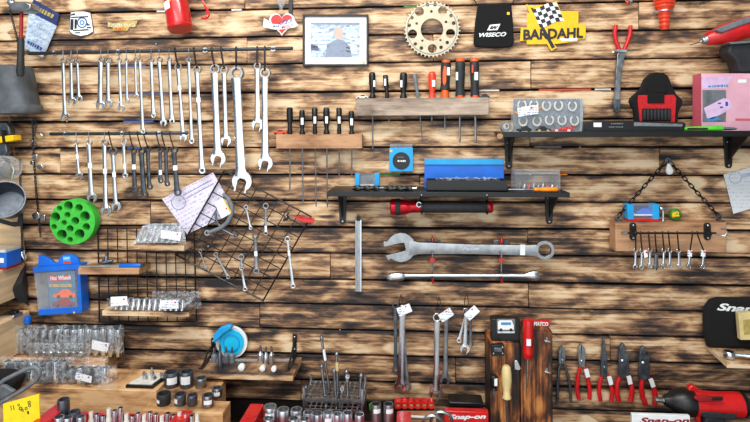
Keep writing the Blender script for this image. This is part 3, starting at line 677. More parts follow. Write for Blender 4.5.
# heart decal on wire holder
T = thing('heart_sign', 'red heart sign with white ribbon hanging beside the framed photograph', 'sign', (281, 35, .012))
def heart(cx, cy, s): return [(cx + s*16*math.sin(t)**3/16, cy - s*(13*math.cos(t)-5*math.cos(2*t)-2*math.cos(3*t)-math.cos(4*t))/16) for t in [2*math.pi*i/32 for i in range(32)]]
part(T, 'border', MB().pp(heart(281.8, 22.8, 12.6), .006, .010), 'label')
part(T, 'heart', MB().pp(heart(281.8, 22.7, 11.0), .010, .0112), 'red')
part(T, 'ribbon', MB().pp([(264, 18.2), (269, 21), (269.5, 23.5), (279, 24.6), (292, 18.5), (294.5, 20), (298.4, 25.2), (294, 27.6), (281, 29.4), (274, 29.4), (262.8, 27)], .0112, .0128), 'label')
text(T, 'LIQUI', 285.7, 22, 13, 4.2, .0135, 'blue_ink', 15, 0, .02)
text(T, 'MOLY', 287.5, 26.4, 12, 3.2, .0135, 'red', 10, 0, .02)
marks(T, 3, 276, 26.2, 6, 2, .0135, 'blue_ink', 5)
part(T, 'suction_hanger', MB().pl((281.5, -3, .01), (281, 11.5, .01), [(0, 3.6), (.25, 4.2), (.5, 3.4), (.7, 1.8), (1, 1.2)], 12, .5), 'clear')
solo('black_strap', 'black strap hanging behind the red heart sign', 'strap', MB().pb(288.5, -6, 292.5, 16, .001, .005), 'black_plastic', bevel=.001)
# framed photograph
T = thing('framed_photograph', 'black-framed photograph of a workshop in a white mat', 'picture', (335, 66, .01))
x0, y0, x1, y1 = 302.6, 14.4, 368.4, 66
part(T, 'backing', MB().pb(x0+1, y0+1, x1-1, y1-1, .001, .006), 'ink')
for a in ((x0, y0, x1, y0+1.9), (x0, y1-1.9, x1, y1), (x0, y0+1.9, x0+1.9, y1-1.9), (x1-1.9, y0+1.9, x1, y1-1.9)): part(T, 'frame_rail', MB().pb(*a, .001, .014), 'black_plastic', .0008)
part(T, 'mat', MB().pb(x0+1.9, y0+1.9, x1-1.9, y1-1.9, .006, .0075), 'white')
ph = part(T, 'photo_print', MB().pb(310.5, 22.5, 359.8, 57.5, .0075, .008), 'photo')
for pts, m in (([(334.5, 28.6), (338, 27.4), (342, 28.2), (343.4, 32), (342.6, 37), (339.6, 39.6), (336.4, 38.8), (334.4, 35)], 'skin_print'), ([(327, 45), (333, 41), (336.4, 39.4), (342, 39.6), (346, 42), (350, 47), (352, 57), (325.6, 57)], 'figure'), ([(310.6, 22.6), (359.7, 22.6), (359.7, 25), (310.6, 24.4)], 'figure'), ([(310.6, 44), (318, 46), (319, 51), (310.6, 50)], 'navy')):
    part(T, 'print_patch', MB().pp(pts, .008, .0083), m)
for k in range(6): part(T, 'print_patch', MB().pp([(346, 33+3.4*k), (357, 36+3.4*k), (357, 37.3+3.4*k), (346, 34.3+3.4*k)], .008, .0083), 'label')
for k in range(5): part(T, 'print_patch', MB().pp([(312, 30+4*k), (328, 29+4*k), (328, 31+4*k), (312, 32+4*k)], .008, .0083), 'label')
part(T, 'glazing', MB().pb(x0+1.9, y0+1.9, x1-1.9, y1-1.9, .0095, .0102), 'glass')
part(T, 'dot', MB().pd(363.6, 62.2, .9, .0075, .0105, 10), 'yellow')
# sprocket
T = thing('chain_sprocket', 'gold anodised chain sprocket with round cutouts on the wall', 'sprocket', (432, 56, .012))
def sprocket():
    cx, cy = 432, 29.2; c = P(cx, cy, .014); m = mpp(cx, cy, .014)
    bm = bmesh.new(); N = 43; pts = []
    for k in range(N):
        for f, r in ((0, 26.6), (.3, 26.9), (.44, 28.6), (.56, 28.6), (.7, 26.9)):
            a = 2*math.pi*(k+f)/N; pts.append((r*math.cos(a), r*math.sin(a)))
    holes = [(0, -.4, 11.3)] + [(17*math.cos(a), 17*math.sin(a), 4.3) for a in [math.radians(90+72*i) for i in (0,)]] \
      + [(x-432, 29.2-y, r) for x, y, r in ((419.4, 11.2, 4.6), (442.8, 10.8, 4.6), (450.4, 33.7, 4.6), (412.4, 33.6, 4.6))] \
      + [(x-432, 29.2-y, r) for x, y, r in ((427.6, 4.6, 1.9), (435.2, 4.6, 1.9), (411.8, 17.3, 1.9), (451, 16, 1.9), (409, 25, 2), (453.6, 23.5, 2), (415.2, 43.8, 1.8), (421.3, 48, 1.9), (441, 47.6, 1.9), (447.2, 42.8, 1.8), (416.7, 23.2, 1.4), (446, 22.2, 1.4), (422.3, 40.5, 1.2), (440.3, 40.2, 1.3), (431.5, 11.4, 1.4))]
    holes[1] = (0.2, -19.4, 4.5)
    vs = []
    def loop(p):
        q = [bm.verts.new((c.x + x*m, -.014, c.z + y*m)) for x, y in p]
        return [bm.edges.new((q[i], q[(i+1) % len(q)])) for i in range(len(q))]
    es = loop(pts)
    for hx, hy, r in holes:
        n = 28 if r > 8 else 16 if r > 3 else 10
        es += loop([(hx + r*math.cos(2*math.pi*i/n), hy + r*math.sin(2*math.pi*i/n)) for i in range(n)])
    g = bmesh.ops.triangle_fill(bm, use_beauty=True, use_dissolve=False, edges=es)
    ret = bmesh.ops.extrude_face_region(bm, geom=bm.faces[:])
    bmesh.ops.translate(bm, vec=(0, .007, 0), verts=[v for v in ret['geom'] if isinstance(v, bmesh.types.BMVert)])
    bm.verts.index_update()
    mb = MB(); mb.v = [v.co.copy() for v in bm.verts]; mb.f = [tuple(v.index for v in f.verts) for f in bm.faces]; bm.free()
    return mb
part(T, 'toothed_plate', sprocket(), 'sprocket', smooth=False)
part(T, 'raised_ring', MB().pr(432, 29.2, 25.4, 24.7, .0135, .0146, 48), 'gunmetal')
part(T, 'nail', MB().tube([P(431.5, 10.5, 0), P(431.5, 10.5, .018)], .002), 'gunmetal')
# black drawstring bag
T = thing('drawstring_bag', 'small black cloth pouch with white logo lettering', 'pouch', (494, 47, .01))
part(T, 'pouch', MB().pp([(478, 4.5), (485, 3.8), (503, 3.4), (511.5, 4.2), (513, 20), (514.2, 42), (512, 46.5), (503, 47.6), (484, 47.5), (475, 46.2), (473.6, 42), (475.5, 20)], .002, .014), 'black_cloth', .004)
part(T, 'drawstring', MB().pt([(478, 6, .012), (474, 0, .008), (470, -8, .006)], .5, 6), 'black_cloth'); part(T, 'drawstring', MB().pt([(511, 6, .012), (514, 0, .008), (518, -8, .006)], .5, 6), 'black_cloth')
text(T, 'WISECO', 492.8, 34.6, 27, 4.2, .0152, 'label', 2, .35, .03)
part(T, 'logo', MB().pp([(487, 30.5), (490, 24.8), (500.5, 23.8), (497.5, 30)], .014, .0148), 'label')
part(T, 'logo', MB().pp([(489.5, 29), (491.5, 26), (493.2, 26), (492.6, 27.8), (494.5, 25.8), (496, 25.8), (495.6, 27.6), (497.6, 25.6), (498.6, 25.6), (495.4, 29), (494, 29), (494.4, 27.6), (492.6, 29.2)], .0148, .0154), 'ink')
part(T, 'side_tab', MB().pb(507, 12, 509.6, 14.8, .0135, .0152), 'yellow')
# yellow sign with chequered flag
T = thing('yellow_sign', 'yellow lettered sign with a chequered flag beside the black pouch', 'sign', (553, 50, .006))
part(T, 'plate', MB().pp([(527, 13), (545, 13), (545, 11), (578.5, 11), (578.5, 24.5), (586, 24.5), (585.5, 38.5), (578.5, 39.5), (577.5, 41.5), (556.5, 44), (527, 44.5), (526.5, 40.5), (520, 41), (521, 27.5), (527, 27.5)], .0008, .003), 'yellow', .0005)
part(T, 'flag_border', MB().pp([(526, 4.2), (533, 6.5), (545, 4.5), (556.5, 1.5), (562, 14), (565, 20), (553, 22), (541, 27), (556.8, 47.5), (551.5, 51), (535, 26)], .003, .0042), 'yellow')
part(T, 'pole', MB().pp([(530.5, 7.5), (533, 8), (555, 47), (552, 48.8)], .0042, .0049), 'ink')
fl = lambda u, v: (532 + 24*u + 8*v + (-.5)*math.sin(u*5), 8.3 + 18.5*v - 5.6*u + 1.4*math.sin(u*6.0+.5))
for i in range(6):
    for j in range(5):
        q = [fl((i+a)/6, (j+b)/5) for a, b in ((0, 0), (.5, 0), (1, 0), (1, 1), (.5, 1), (0, 1))]
        part(T, 'flag_square', MB().pp(q, .0042, .0052), 'ink' if (i+j) % 2 == 0 else 'label', smooth=False)
text(T, 'BARDAHL', 553, 33.6, 60, 10.4, .0056, 'ink', 2, .06, .035)
part(T, 'painted_gloss', MB().pp([(559, 38.5), (578, 37), (577, 40.5), (562, 41.5)], .0042, .0049), 'label')  # gloss highlight painted on as a white patch
# little ornament and orange spiral nozzle at the top
T = thing('hanging_ornament', 'little red and silver ornament hanging above the long red pliers', 'ornament', (630, 4, .02))
part(T, 'silver_body', MB().pl((626, -5, .02), (632, 1.5, .02), [(0, 4), (.6, 4.6), (1, 3)], 12), 'chrome'); part(T, 'red_bead', MB().pl((627.5, 1, .024), (627.2, 4.6, .024), [(0, 1.2), (.5, 1.6), (1, .8)], 10), 'red')
T = thing('spiral_funnel', 'orange-red ribbed spout with steel collar hanging on the wall', 'spout', (664, 30, .03))
part(T, 'upper_bellows', MB().pl((664.5, -14, .03), (664.3, 10.5, .03), [(0, 10), (.55, 10), (.6, 10.6), (.66, 9.2), (.74, 10.4), (.8, 9), (.87, 9.6), (.93, 8.4), (1, 7.6)], 20), 'orange_red')
part(T, 'collar', MB().pl((664.3, 10.2, .03), (664.3, 12.6, .03), [(0, 7.4), (.3, 8.4), (.7, 8.4), (1, 7.2)], 20), 'satin')
part(T, 'collar_screw', MB().pl((656.5, 12.5, .035), (652.8, 13.2, .035), [(0, .8), (.5, .8), (.5, 1.4), (1, 1.4)], 8), 'satin')
part(T, 'lower_bellows', MB().pl((664.3, 12, .03), (664.6, 29.6, .03), [(0, 6.4), (.12, 6.2), (.2, 5.0), (.32, 5.8), (.42, 4.6), (.55, 5.4), (.64, 4.2), (.78, 5), (.88, 4), (1, 3.4)], 18), 'orange_red')

# ================================================================== THINGS ON THE BLACK SHELVES
def zpx(px, z, d):  # photo row of a height z at distance d
    a = P(px, 0, d).z; b = P(px, 100, d).z
    return (a - z) / (a - b) * 100
def onto(T_objs, dz): pass
y1b = lambda x, d: zpx(x, Z1, d)
y2b = lambda x, d: zpx(x, Z2, d)
# --- centre shelf
d = .05; yb = y1b(366, d)
T = thing('bit_case', 'small clear case with bright blue ends on the centre shelf', 'case', (366, yb, d))
part(T, 'end_cap', MB().pb(355, 173.5, 359.5, yb, .028, d), 'sky', .001); part(T, 'end_cap', MB().pb(374.5, 173.5, 379.5, yb, .028, d), 'sky', .001)
part(T, 'clear_body', MB().pb(359.4, 174, 374.6, yb-.2, .03, d-.002), 'clear')
part(T, 'insert', MB().pb(360, 175.5, 374, yb-3, .032, .036), 'grey_print'); part(T, 'insert_base', MB().pb(360, yb-3.4, 374, yb-.4, .034, .044), 'offwhite')
for k, (xa, xb_, dd, tip) in enumerate([(352.5, 384, .128, 'blue-ended'), (384.5, 417, .132, 'silver-shanked')]):
    T = thing('auger_bit', f"thick black twisted drill bit, {tip}, lying along the centre shelf", 'drill bit', (xa, y1b(xa, dd), dd))
    yy = y1b(xa, dd) - 2.9; mb = MB(); n = 26; rings = []
    for i in range(n):
        q = i/(n-1); c = P(xa + (xb_-xa)*q*.86, yy, dd); m = mpp(xa, yy, dd); ring = []
        for j in range(10):
            a = 2*math.pi*j/10; r = 2.9*m*(.62 + .38*abs(math.cos(a + q*9)))
            ring.append(Vector((c.x, c.y + r*math.cos(a), c.z + r*math.sin(a))))
        rings.append(ring)
    part(T, 'twist', mb.sweep(rings), 'black_plastic')
    part(T, 'shank', MB().pl((xa+(xb_-xa)*.85, yy, dd), (xb_, yy, dd), [(0, 1.5), (.95, 1.5), (1, 1.1)], 10), 'satin' if k else 'gunmetal')
# open blue box
d = .085; T = thing('open_blue_box', 'long open box with blue upright lid and black tray on the centre shelf', 'box', (465, y1b(465, d), d))
part(T, 'lid', MB().pb(424.5, 160, 504, y1b(465, .06), .040, .06), 'blue', .001)
part(T, 'lid_top', MB().pb(424.5, 159, 504, 164.8, .036, .064), 'sky', .001)
zt = P(465, 180.5, .13).z; xa = P(427, 185, .13).x; xb_ = P(507, 185, .13).x
for a, b in (((xa, -.064, Z1), (xb_, -.13, Z1+.003)), ((xa, -.127, Z1), (xb_, -.13, zt)), ((xa, -.064, Z1), (xb_, -.067, zt)), ((xa, -.067, Z1), (xa+.003, -.127, zt)), ((xb_-.003, -.067, Z1), (xb_, -.127, zt))):
    part(T, 'tray_side', MB().box(a, b), 'black_plastic')
def crumple(x0, y0, x1, y1, d0, amp, nx=28, ny=10, seed=0, m='wrap', edge=True):
    rnd = random.Random(seed); mb = MB(); vs = []
    for j in range(ny+1):
        for i in range(nx+1):
            u, v = i/nx, j/ny; e = min(1, 5*min(u, 1-u, v*.8+.04, 1-v))
            jx, jy = (rnd.uniform(-.6, .6), rnd.uniform(-.6, .6)) if 0 < i < nx and 0 < j < ny else (rnd.uniform(-.8, .8), rnd.uniform(-1, .6))
            vs.append(P(x0+(x1-x0)*u+jx, y0+(y1-y0)*v+jy, d0 + amp*(.25+.75*rnd.random())*max(.1, e)))
    return mb.add(vs, [(j*(nx+1)+i, j*(nx+1)+i+1, (j+1)*(nx+1)+i+1, (j+1)*(nx+1)+i) for j in range(ny) for i in range(nx)])
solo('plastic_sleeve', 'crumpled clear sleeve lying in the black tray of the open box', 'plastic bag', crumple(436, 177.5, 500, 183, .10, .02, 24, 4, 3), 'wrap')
# clear organiser
d = .11; yb = y1b(540, d); T = thing('parts_organiser', 'small clear parts organiser with grey and red bits inside', 'organiser', (538, yb, d))
part(T, 'lid', MB().pb(516, 170, 560, 174, .045, d), 'clear', .001); part(T, 'tray', MB().pb(515.5, 174.2, 560.5, yb, .043, d+.001), 'clear', .001)
part(T, 'base', MB().pb(516, yb-1.4, 560, yb-.1, .045, d-.001), 'black_plastic')
for k in range(9):
    x = 519.5 + 4.6*k; solo('small_fitting', f"small {['dark grey', 'silver', 'red', 'grey'][k % 4]} fitting inside the clear parts organiser", 'fitting', MB().pl((x, yb-1.6, .085), (x+1, yb-6-random.random()*3, .085), [(0, 1.6), (.5, 1.8), (.8, 1.0), (1, .6)], 8), ['gunmetal', 'steel', 'red', 'dark_steel'][k % 4], 'fittings in the parts organiser')
d = .138; yb = y1b(546, d)
T = thing('screwdriver', 'orange-handled screwdriver lying on the shelf before the clear organiser', 'screwdriver', (546, yb, d))
part(T, 'handle', MB().pl((534, yb-2.6, d), (558, yb-2.6, d), [(0, 1.6), (.06, 2.2), (.2, 1.8), (.35, 2.5), (.8, 2.6), (.95, 2.3), (1, 1.5)], 12), 'amber')
part(T, 'blade_shaft', MB().pl((508, yb-2.6, d), (535, yb-2.6, d), [(0, .3), (.05, .6), (1, .6)], 8), 'steel')
solo('pencil', 'orange pencil stub on the wall behind the clear organiser', 'pencil', MB().pl((559, 174.5, .01), (567.5, 174.5, .01), [(0, .8), (.9, .8), (1, .3)], 8), 'amber')
# flashlight in two clips
T = thing('flashlight', 'long red and black flashlight clipped under the centre shelf', 'flashlight', (440, 214, .10)); d = .10; y = 207
def fl_part(nm, xa, xb_, prof, m, n=24): part(T, nm, MB().pl((xa, y, d), (xb_, y, d), prof, n), m)
fl_part('head', 390.3, 421.5, [(0, 7.0), (.03, 8.0), (.16, 8.1), (.2, 7.6), (.45, 7.6), (.6, 6.4), (.7, 5.7), (.97, 5.7), (1, 5.4)], 'red_metal')
fl_part('bezel_band', 395.2, 400.6, [(0, 8.0), (.1, 8.35), (.9, 8.35), (1, 8.0)], 'black_rubber')
part(T, 'switch', MB().dome(419, 204.6, 2.1, d+.0155, .002, 14), 'black_rubber'); part(T, 'switch_ring', MB().pr(419, 204.6, 2.7, 2.0, d+.014, d+.0165, 14), 'satin')
fl_part('grip', 421, 487.6, [(0, 5.4), (.01, 5.8), (.99, 5.8), (1, 5.4)], 'black_rubber')
fl_part('tail_cap', 487.4, 492.6, [(0, 5.4), (.1, 6.0), (.7, 6.0), (1, 5.0)], 'red_metal')
for x in (421.6, 486.8):
    T2 = thing('clip', f"black clip under the centre shelf gripping the flashlight near its {'switch' if x < 450 else 'tail cap'}", 'clip', (x, 207, .1), 'flashlight clips')
    part(T2, 'ring', MB().pr(x, 0, 0, 0, 0, 0) if False else MB().lathe(P(x-.8, y, d), P(x+.8, y, d), [(0, .0178), (0, .0205), (1, .0205), (1, .0178)], 20), 'black_metal')
    part(T2, 'hanger', MB().tube([P(x, 200.5, d), Vector((P(x, 200.5, d).x, -d, Z1-.002))], .003), 'black_metal')
    screw(T2, x, 195, .155, 1.0)
# tape measure box on wall
T = thing('boxed_tape', 'blue square carton with round black dial fixed to the wall above the centre shelf', 'carton', (401, 171, .03))
part(T, 'carton', MB().pb(389.3, 148, 413, 171.5, .001, .03), 'sky', .001)
part(T, 'clear_top', MB().pb(389.8, 144, 412.4, 148.2, .004, .028), 'clear', .001)
part(T, 'dial', MB().pd(401.2, 160.8, 8.6, .03, .033, 32), 'black_plastic', .0006)
marks(T, 5, 401.6, 161, 8, 2.0, .0338, 'label', 0); marks(T, 4, 400.6, 157.2, 6, 1.2, .0338, 'grey_plastic', 0)
part(T, 'dot', MB().pb(390, 149.8, 392.3, 152, .03, .0306), 'yellow')
# long steel ruler channel
T = thing('steel_rule', 'grey steel channel rule hanging by a black clip under the centre shelf', 'rule', (358, 291, .006))
part(T, 'web', MB().pb(355.3, 220, 361.4, 291.5, .001, .005), 'steel'); part(T, 'flange', MB().pb(355.3, 220, 356.8, 291.5, .005, .010), 'steel'); part(T, 'flange', MB().pb(360.2, 220, 361.4, 291.5, .005, .010), 'satin')
part(T, 'clip', MB().pp([(356.6, 217), (358, 214.5), (359.4, 217), (360, 221), (356, 221)], .003, .009), 'black_metal')

# --- upper shelf beside the pink box
d = .09; yb = y2b(506, d); T = thing('tape_roll', 'small clear tape roll standing at the bare end of the long shelf', 'tape', (506, yb, d))
part(T, 'roll', MB().pr(506.2, yb-5.6, 5.6, 2.6, .065, .095, 24), 'clear'); part(T, 'core', MB().pr(506.2, yb-5.6, 2.8, 2.2, .064, .096, 20), 'offwhite'); part(T, 'film', MB().pr(506.2, yb-5.6, 5.3, 2.8, .066, .094, 24), 'grey_plastic')
solo('wood_peg', 'round wooden peg end under the tip of the long shelf', 'peg', MB().lathe(P(500, 136, .001), P(500, 136, .14), [(0, .008), (1, .008)], 12), 'tan_wood')
T = thing('blister_pack', 'clear blister pack of white snap clips leaning behind three toy cars', 'blister pack', (546, y2b(546, .05), .04)); yb = y2b(546, .05)
part(T, 'backing_card', MB().pp([(513.5, 99), (582, 98.6), (583, 101), (583.2, yb), (513, yb)], .012, .014), 'silver_card')
part(T, 'clear_shell', MB().pp(rotpts(rrect(71, yb-98, 3), 547.6, (yb+98)/2, 0), .014, .034), 'clear', .002)
for k, (x, y) in enumerate([(522, 105), (534, 105), (546.5, 105.5), (558.5, 105.5), (572.5, 106), (523, 121), (537, 121), (549.5, 120), (562, 120), (574.5, 120.5)]):
    solo('snap_clip', 'white two-eared snap clip inside the blister pack', 'clip', MB().pp([(x + (R*math.cos(a))*1.0, y + R*math.sin(a)*1.15) for R, rng in ((4.7, range(0, 13)), (3.1, range(12, -1, -1))) for a in [math.radians(-60 + 300*i/12) for i in rng]], .0165, .0205), 'offwhite', 'snap clips in the blister pack')
T = thing('price_tag', 'white price tag with red dot taped on the blister pack', 'tag', (528, 113, .036))
part(T, 'card', MB().pp([(517.2, 107.6), (538, 104.6), (538.8, 113.6), (518.4, 117)], .0345, .036), 'tagpaper'); part(T, 'dot', MB().pd(531.6, 107.8, 1.2, .036, .0366, 10), 'red')
part(T, 'tape', MB().pp([(514, 111), (517.5, 110.6), (518, 114.5), (514.5, 115)], .0345, .0355), 'tan_wood'); part(T, 'tape', MB().pp([(538.2, 106), (541.5, 105.4), (542, 110.4), (538.6, 111)], .0345, .0355), 'tan_wood')
yb = y2b(525, .11)
toycar('plain black toy car parked before the blister pack', 517.5, 532, yb, .11, 'black_plastic', 6, 1, 'ink'); toycar('black toy car with gold wheels parked before the blister pack', 536.5, 551, yb, .11, 'black_plastic', 6, -1, 'ink', 'gold')
toycar('red racing toy car parked before the blister pack', 552.5, 573, yb, .11, 'red', 6.4, 1, 'ink', 'offwhite', 'f1')
d = .125; yb = y2b(635, d)
T = thing('torque_tool_case', 'long narrow black case lying along the long shelf', 'case', (635, yb, d))
part(T, 'case', MB().pp([(586.6, 121.2), (625, 120.6), (684.5, 122.4), (686, 124), (685, yb), (586, yb)], .09, d), 'black_plastic', .0015)
part(T, 'painted_lid_sheen', MB().pp([(634, 122.3), (683, 124), (682, 126.6), (634, 126)], d, d+.001), 'grey_plastic'); part(T, 'price_sticker', MB().pb(593.6, 122.6, 601.6, 127, d, d+.0008), 'label')  # sheen on the lid is painted, a flat grey strip
marks(T, 6, 617, 123.6, 12, 1.4, d+.0006, 'grey_plastic'); marks(T, 7, 616, 127, 14, 1.2, d+.0006, 'grey_plastic')
T = thing('marker_pen', 'lime green marker with silver tip lying on the long shelf', 'marker', (700, yb, d)); yy = y2b(700, .128) - 2.6
part(T, 'barrel', MB().pl((685, yy, .128), (722.5, yy-.2, .128), [(0, 1.4), (.05, 2.0), (.6, 2.5), (.95, 2.9), (1, 2.3)], 14), 'lime'); part(T, 'tip', MB().pl((722, yy-.2, .128), (737, yy, .128), [(0, 2.0), (.6, 1.7), (.9, 1.2), (1, .7)], 12), 'satin')
part(T, 'clip', MB().pb(688, yy-.8, 708, yy+.8, .133, .137), 'black_plastic')
# holster
T = thing('wrist_holster', 'black and red padded tool holster standing on the long shelf', 'holster', (658, y2b(658, .06), .05)); yb = y2b(658, .07)
part(T, 'black_pad', MB().pp([(652, 73), (657, 72), (664, 72.4), (669, 76), (672, 84), (677, 94), (683.5, 100), (683, 105), (679, 112), (677.6, yb), (637.5, yb), (635.5, 110), (631, 102), (632, 98), (642, 89), (646, 79)], .03, .055), 'black_cloth', .005)
part(T, 'red_panel', MB().pp([(638.5, 95.2), (674.5, 94.8), (676.5, 98), (676.4, 103), (674.6, yb), (641.2, yb), (638, 101)], .054, .058), 'red_cloth', .002)
part(T, 'buckle_strap', MB().pb(648.4, 88, 666, 92.6, .055, .063), 'black_cloth', .001); part(T, 'centre_pad', MB().pb(648, 92, 664.5, 103, .057, .062), 'black_cloth', .001)
part(T, 'pouch', MB().pb(642.5, 108.5, 671, 121, .057, .061), 'black_cloth')
for k in range(8): part(T, 'bit_loop', MB().pl((644.6 + 3.5*k, 109.4, .062), (644.6 + 3.5*k, 120, .062), [(0, 1.3), (.05, 1.6), (.95, 1.6), (1, 1.3)], 8, .8), 'black_rubber')
# pink box
yb = y2b(720, .09)
T = thing('pink_carton', 'pink product carton with printed gadget standing at the end of the long shelf', 'carton', (722, yb, .08))
part(T, 'carton', MB().pb(701.5, 73.4, 752, yb, .045, .09), 'pink', .001)
part(T, 'side_panel', MB().add([P(701.4, 73.4, .0902), P(701.4, yb, .0902), P(701.4, yb, .0902) + Vector((-.0005, .045, 0)), P(701.4, 73.4, .0902) + Vector((-.0005, .045, 0))], [(0, 1, 2, 3)]), 'rose')
part(T, 'print', MB().pb(702.5, 90, 726, 122, .09, .0905), 'grey_print'); part(T, 'print', MB().pp([(702, 88.6), (725, 88), (733, 76.5), (702, 77)], .09, .0904), 'lilac')
part(T, 'print', MB().pp([(736, 79), (751.5, 78), (751.5, 121), (727, 122), (729, 92)], .09, .0904), 'pink')
part(T, 'print', MB().pp([(704, 108), (724, 98), (730, 100), (733, 108), (712, 119), (707, 118)], .0905, .0912), 'lilac'); part(T, 'print', MB().pp([(705, 119.5), (717, 116), (722, 119.5), (708, 121.8)], .0905, .0912), 'teal')
for a in ((718, 102.5, 721, 104), (720, 106.5, 723, 108), (725.5, 101.8, 728, 106)): part(T, 'print', MB().pb(*a, .0912, .0916), 'blue_ink')
marks(T, 7, 718, 86, 20, 2.2, .0912, 'teal', 3); part(T, 'print', MB().pb(738, 79.4, 746.5, 82.8, .0904, .0908), 'label'); part(T, 'print', MB().pb(735.5, 118.5, 751, 120.8, .0904, .0908), 'rose')

# ================================================================== LONG PLIERS AND HEAT GUN
T = thing('long_pliers', 'long-reach pliers with red handles pointing down beside the padded holster', 'pliers', (617, 112, .01))
for pts in ([(616, 25, .012), (614.6, 33, .012), (616, 42, .012), (619.6, 50, .012)], [(630.6, 25.5, .012), (630, 34, .012), (627.6, 42, .012), (624, 50, .012)]): part(T, 'handle', MB().pt(pts, [2.0, 2.3, 2.3, 1.9], 10), 'red_grip')
part(T, 'collar', MB().pp([(617, 49.4), (627, 49.8), (626.5, 52.2), (617, 51.8)], .004, .02), 'satin')
part(T, 'arm', MB().pp([(617.8, 52), (625.8, 52.3), (621.4, 72), (620, 100), (614.8, 100), (616.2, 72)], .006, .016), 'dark_steel', .001)
part(T, 'jaw', MB().pp([(614, 99), (620.6, 99.4), (620.8, 106), (619.4, 111.6), (616.8, 113.2), (614.4, 109), (613.6, 104)], .005, .018), 'gunmetal', .001)
part(T, 'jaw_slot', MB().pp([(616.6, 107), (618, 107), (617.6, 112), (616.8, 112)], .018, .0186), 'ink')
solo('nail', 'bright nail carrying the long-reach pliers', 'nail', MB().tube([P(613.6, 52, 0), P(613.2, 52, .016)], .0028, 8), 'satin')
T = thing('cordless_drill', 'red and black battery drill hanging with its silver nose outward above the pink carton', 'power tool', (740, 60, .06)); d = .06
part(T, 'nose', MB().pl((699.5, 42, d), (709, 38.4, d), [(0, .5), (.2, 1.2), (.25, 3.6), (.8, 5.2), (1, 5.4)], 16), 'steel')
part(T, 'bit', MB().pl((690, 45, d), (700, 42, d), [(0, .5), (1, .6)], 6), 'gunmetal')
part(T, 'body', MB().pl((706, 39.6, d), (764, 22.5, d), [(0, 5.6), (.03, 7), (.2, 9), (.32, 10.6), (.8, 11.4), (1, 10.5)], 20), 'red')
part(T, 'top_cover', MB().pp([(716.5, 29.6), (724, 25.6), (746, 17.4), (760, 14), (760, 19), (722, 32.5)], .04, .0925), 'grey_plastic', .003)
part(T, 'trim', MB().pp([(728, 42.3), (760, 40), (760, 42), (732, 44)], .05, .098), 'satin')
part(T, 'grip', MB().pp([(730, 43.5), (760, 41), (760, 73), (740, 72.5), (736, 60), (728, 53)], .035, .085), 'black_rubber', .006)
part(T, 'trigger', MB().pp([(725.5, 44.5), (731, 44), (731.5, 53), (728, 54.5)], .05, .07), 'black_plastic', .002)
solo('wall_hook', 'black hook carrying the red battery drill', 'hook', MB().tube([P(752, 30, 0), P(752, 30, .03)], .004, 8), 'black_metal')

# ================================================================== WIRE GRIDS AND WHAT HANGS ON THEM
def grid(label, c00, c10, c11, c01, nu, nv, d, rf=.75, rw=.38):
    T = thing('wire_grid', label, 'wire grid', (c11[0], c11[1], d))
    L = lambda a, b, q: (a[0]+(b[0]-a[0])*q, a[1]+(b[1]-a[1])*q)
    part(T, 'frame', MB().pt([(*c00, d), (*c10, d), (*c11, d), (*c01, d)], rf, 6, True), 'black_metal')
    for i in range(1, nu):
        a, b = L(c00, c10, i/nu), L(c01, c11, i/nu); part(T, 'wire', MB().pt([(*a, d), (*b, d)], rw, 5), 'black_metal')
    for j in range(1, nv):
        a, b = L(c00, c01, j/nv), L(c10, c11, j/nv); part(T, 'wire', MB().pt([(*a, d+.002), (*b, d+.002)], rw, 5), 'black_metal')
    for q in (c00, c11): part(T, 'hanger', MB().tube([P(q[0], q[1]+.6, 0), P(q[0], q[1]+.6, d+.004)], .002, 6), 'black_metal')
    return T
grid('black wire grid hanging level behind the wrapped socket packs', (98, 228), (194, 228), (196.5, 321.5), (99.5, 321.5), 10, 8, .014, 1.0, .55)
T = thing('instruction_sheet', 'lilac printed sheet pinned behind the tilted wire grid', 'paper', (190, 232, .016)); part(T, 'sheet', MB().pp([(162, 199), (213, 172.5), (236, 212), (187, 234)], .016, .0168), 'paper')
part(T, 'drawn_circle', MB().pr(178.5, 202.5, 7.4, 6.6, .0168, .0171, 24), 'lilac_ink')
for a, b, c, e in ((183, 195, 211.5, 179.5), (185.5, 198.5, 213.5, 183)): part(T, 'header_line', MB().pp([(a, b), (c, e), (c+.5, e+.9), (a+.5, b+.9)], .0168, .0171), 'lilac_ink')
G2 = grid('black wire grid hanging tilted, hung with small wrenches', (224.4, 170.8), (311, 216.5), (263, 300.7), (176.4, 255), 8, 8, .026, 1.15, .55)
T = thing('name_plate', 'small red lettered plate on the corner of the tilted grid', 'plate', (303, 220, .03))
part(T, 'plate', MB().pp([(295.5, 216), (314, 218), (314, 222.6), (306, 222.4), (296, 219.4)], .028, .031), 'red')
text(T, 'Snap-on', 303.5, 217.6, 17, 3.6, .0316, 'red_metal', -8, .2, .03)
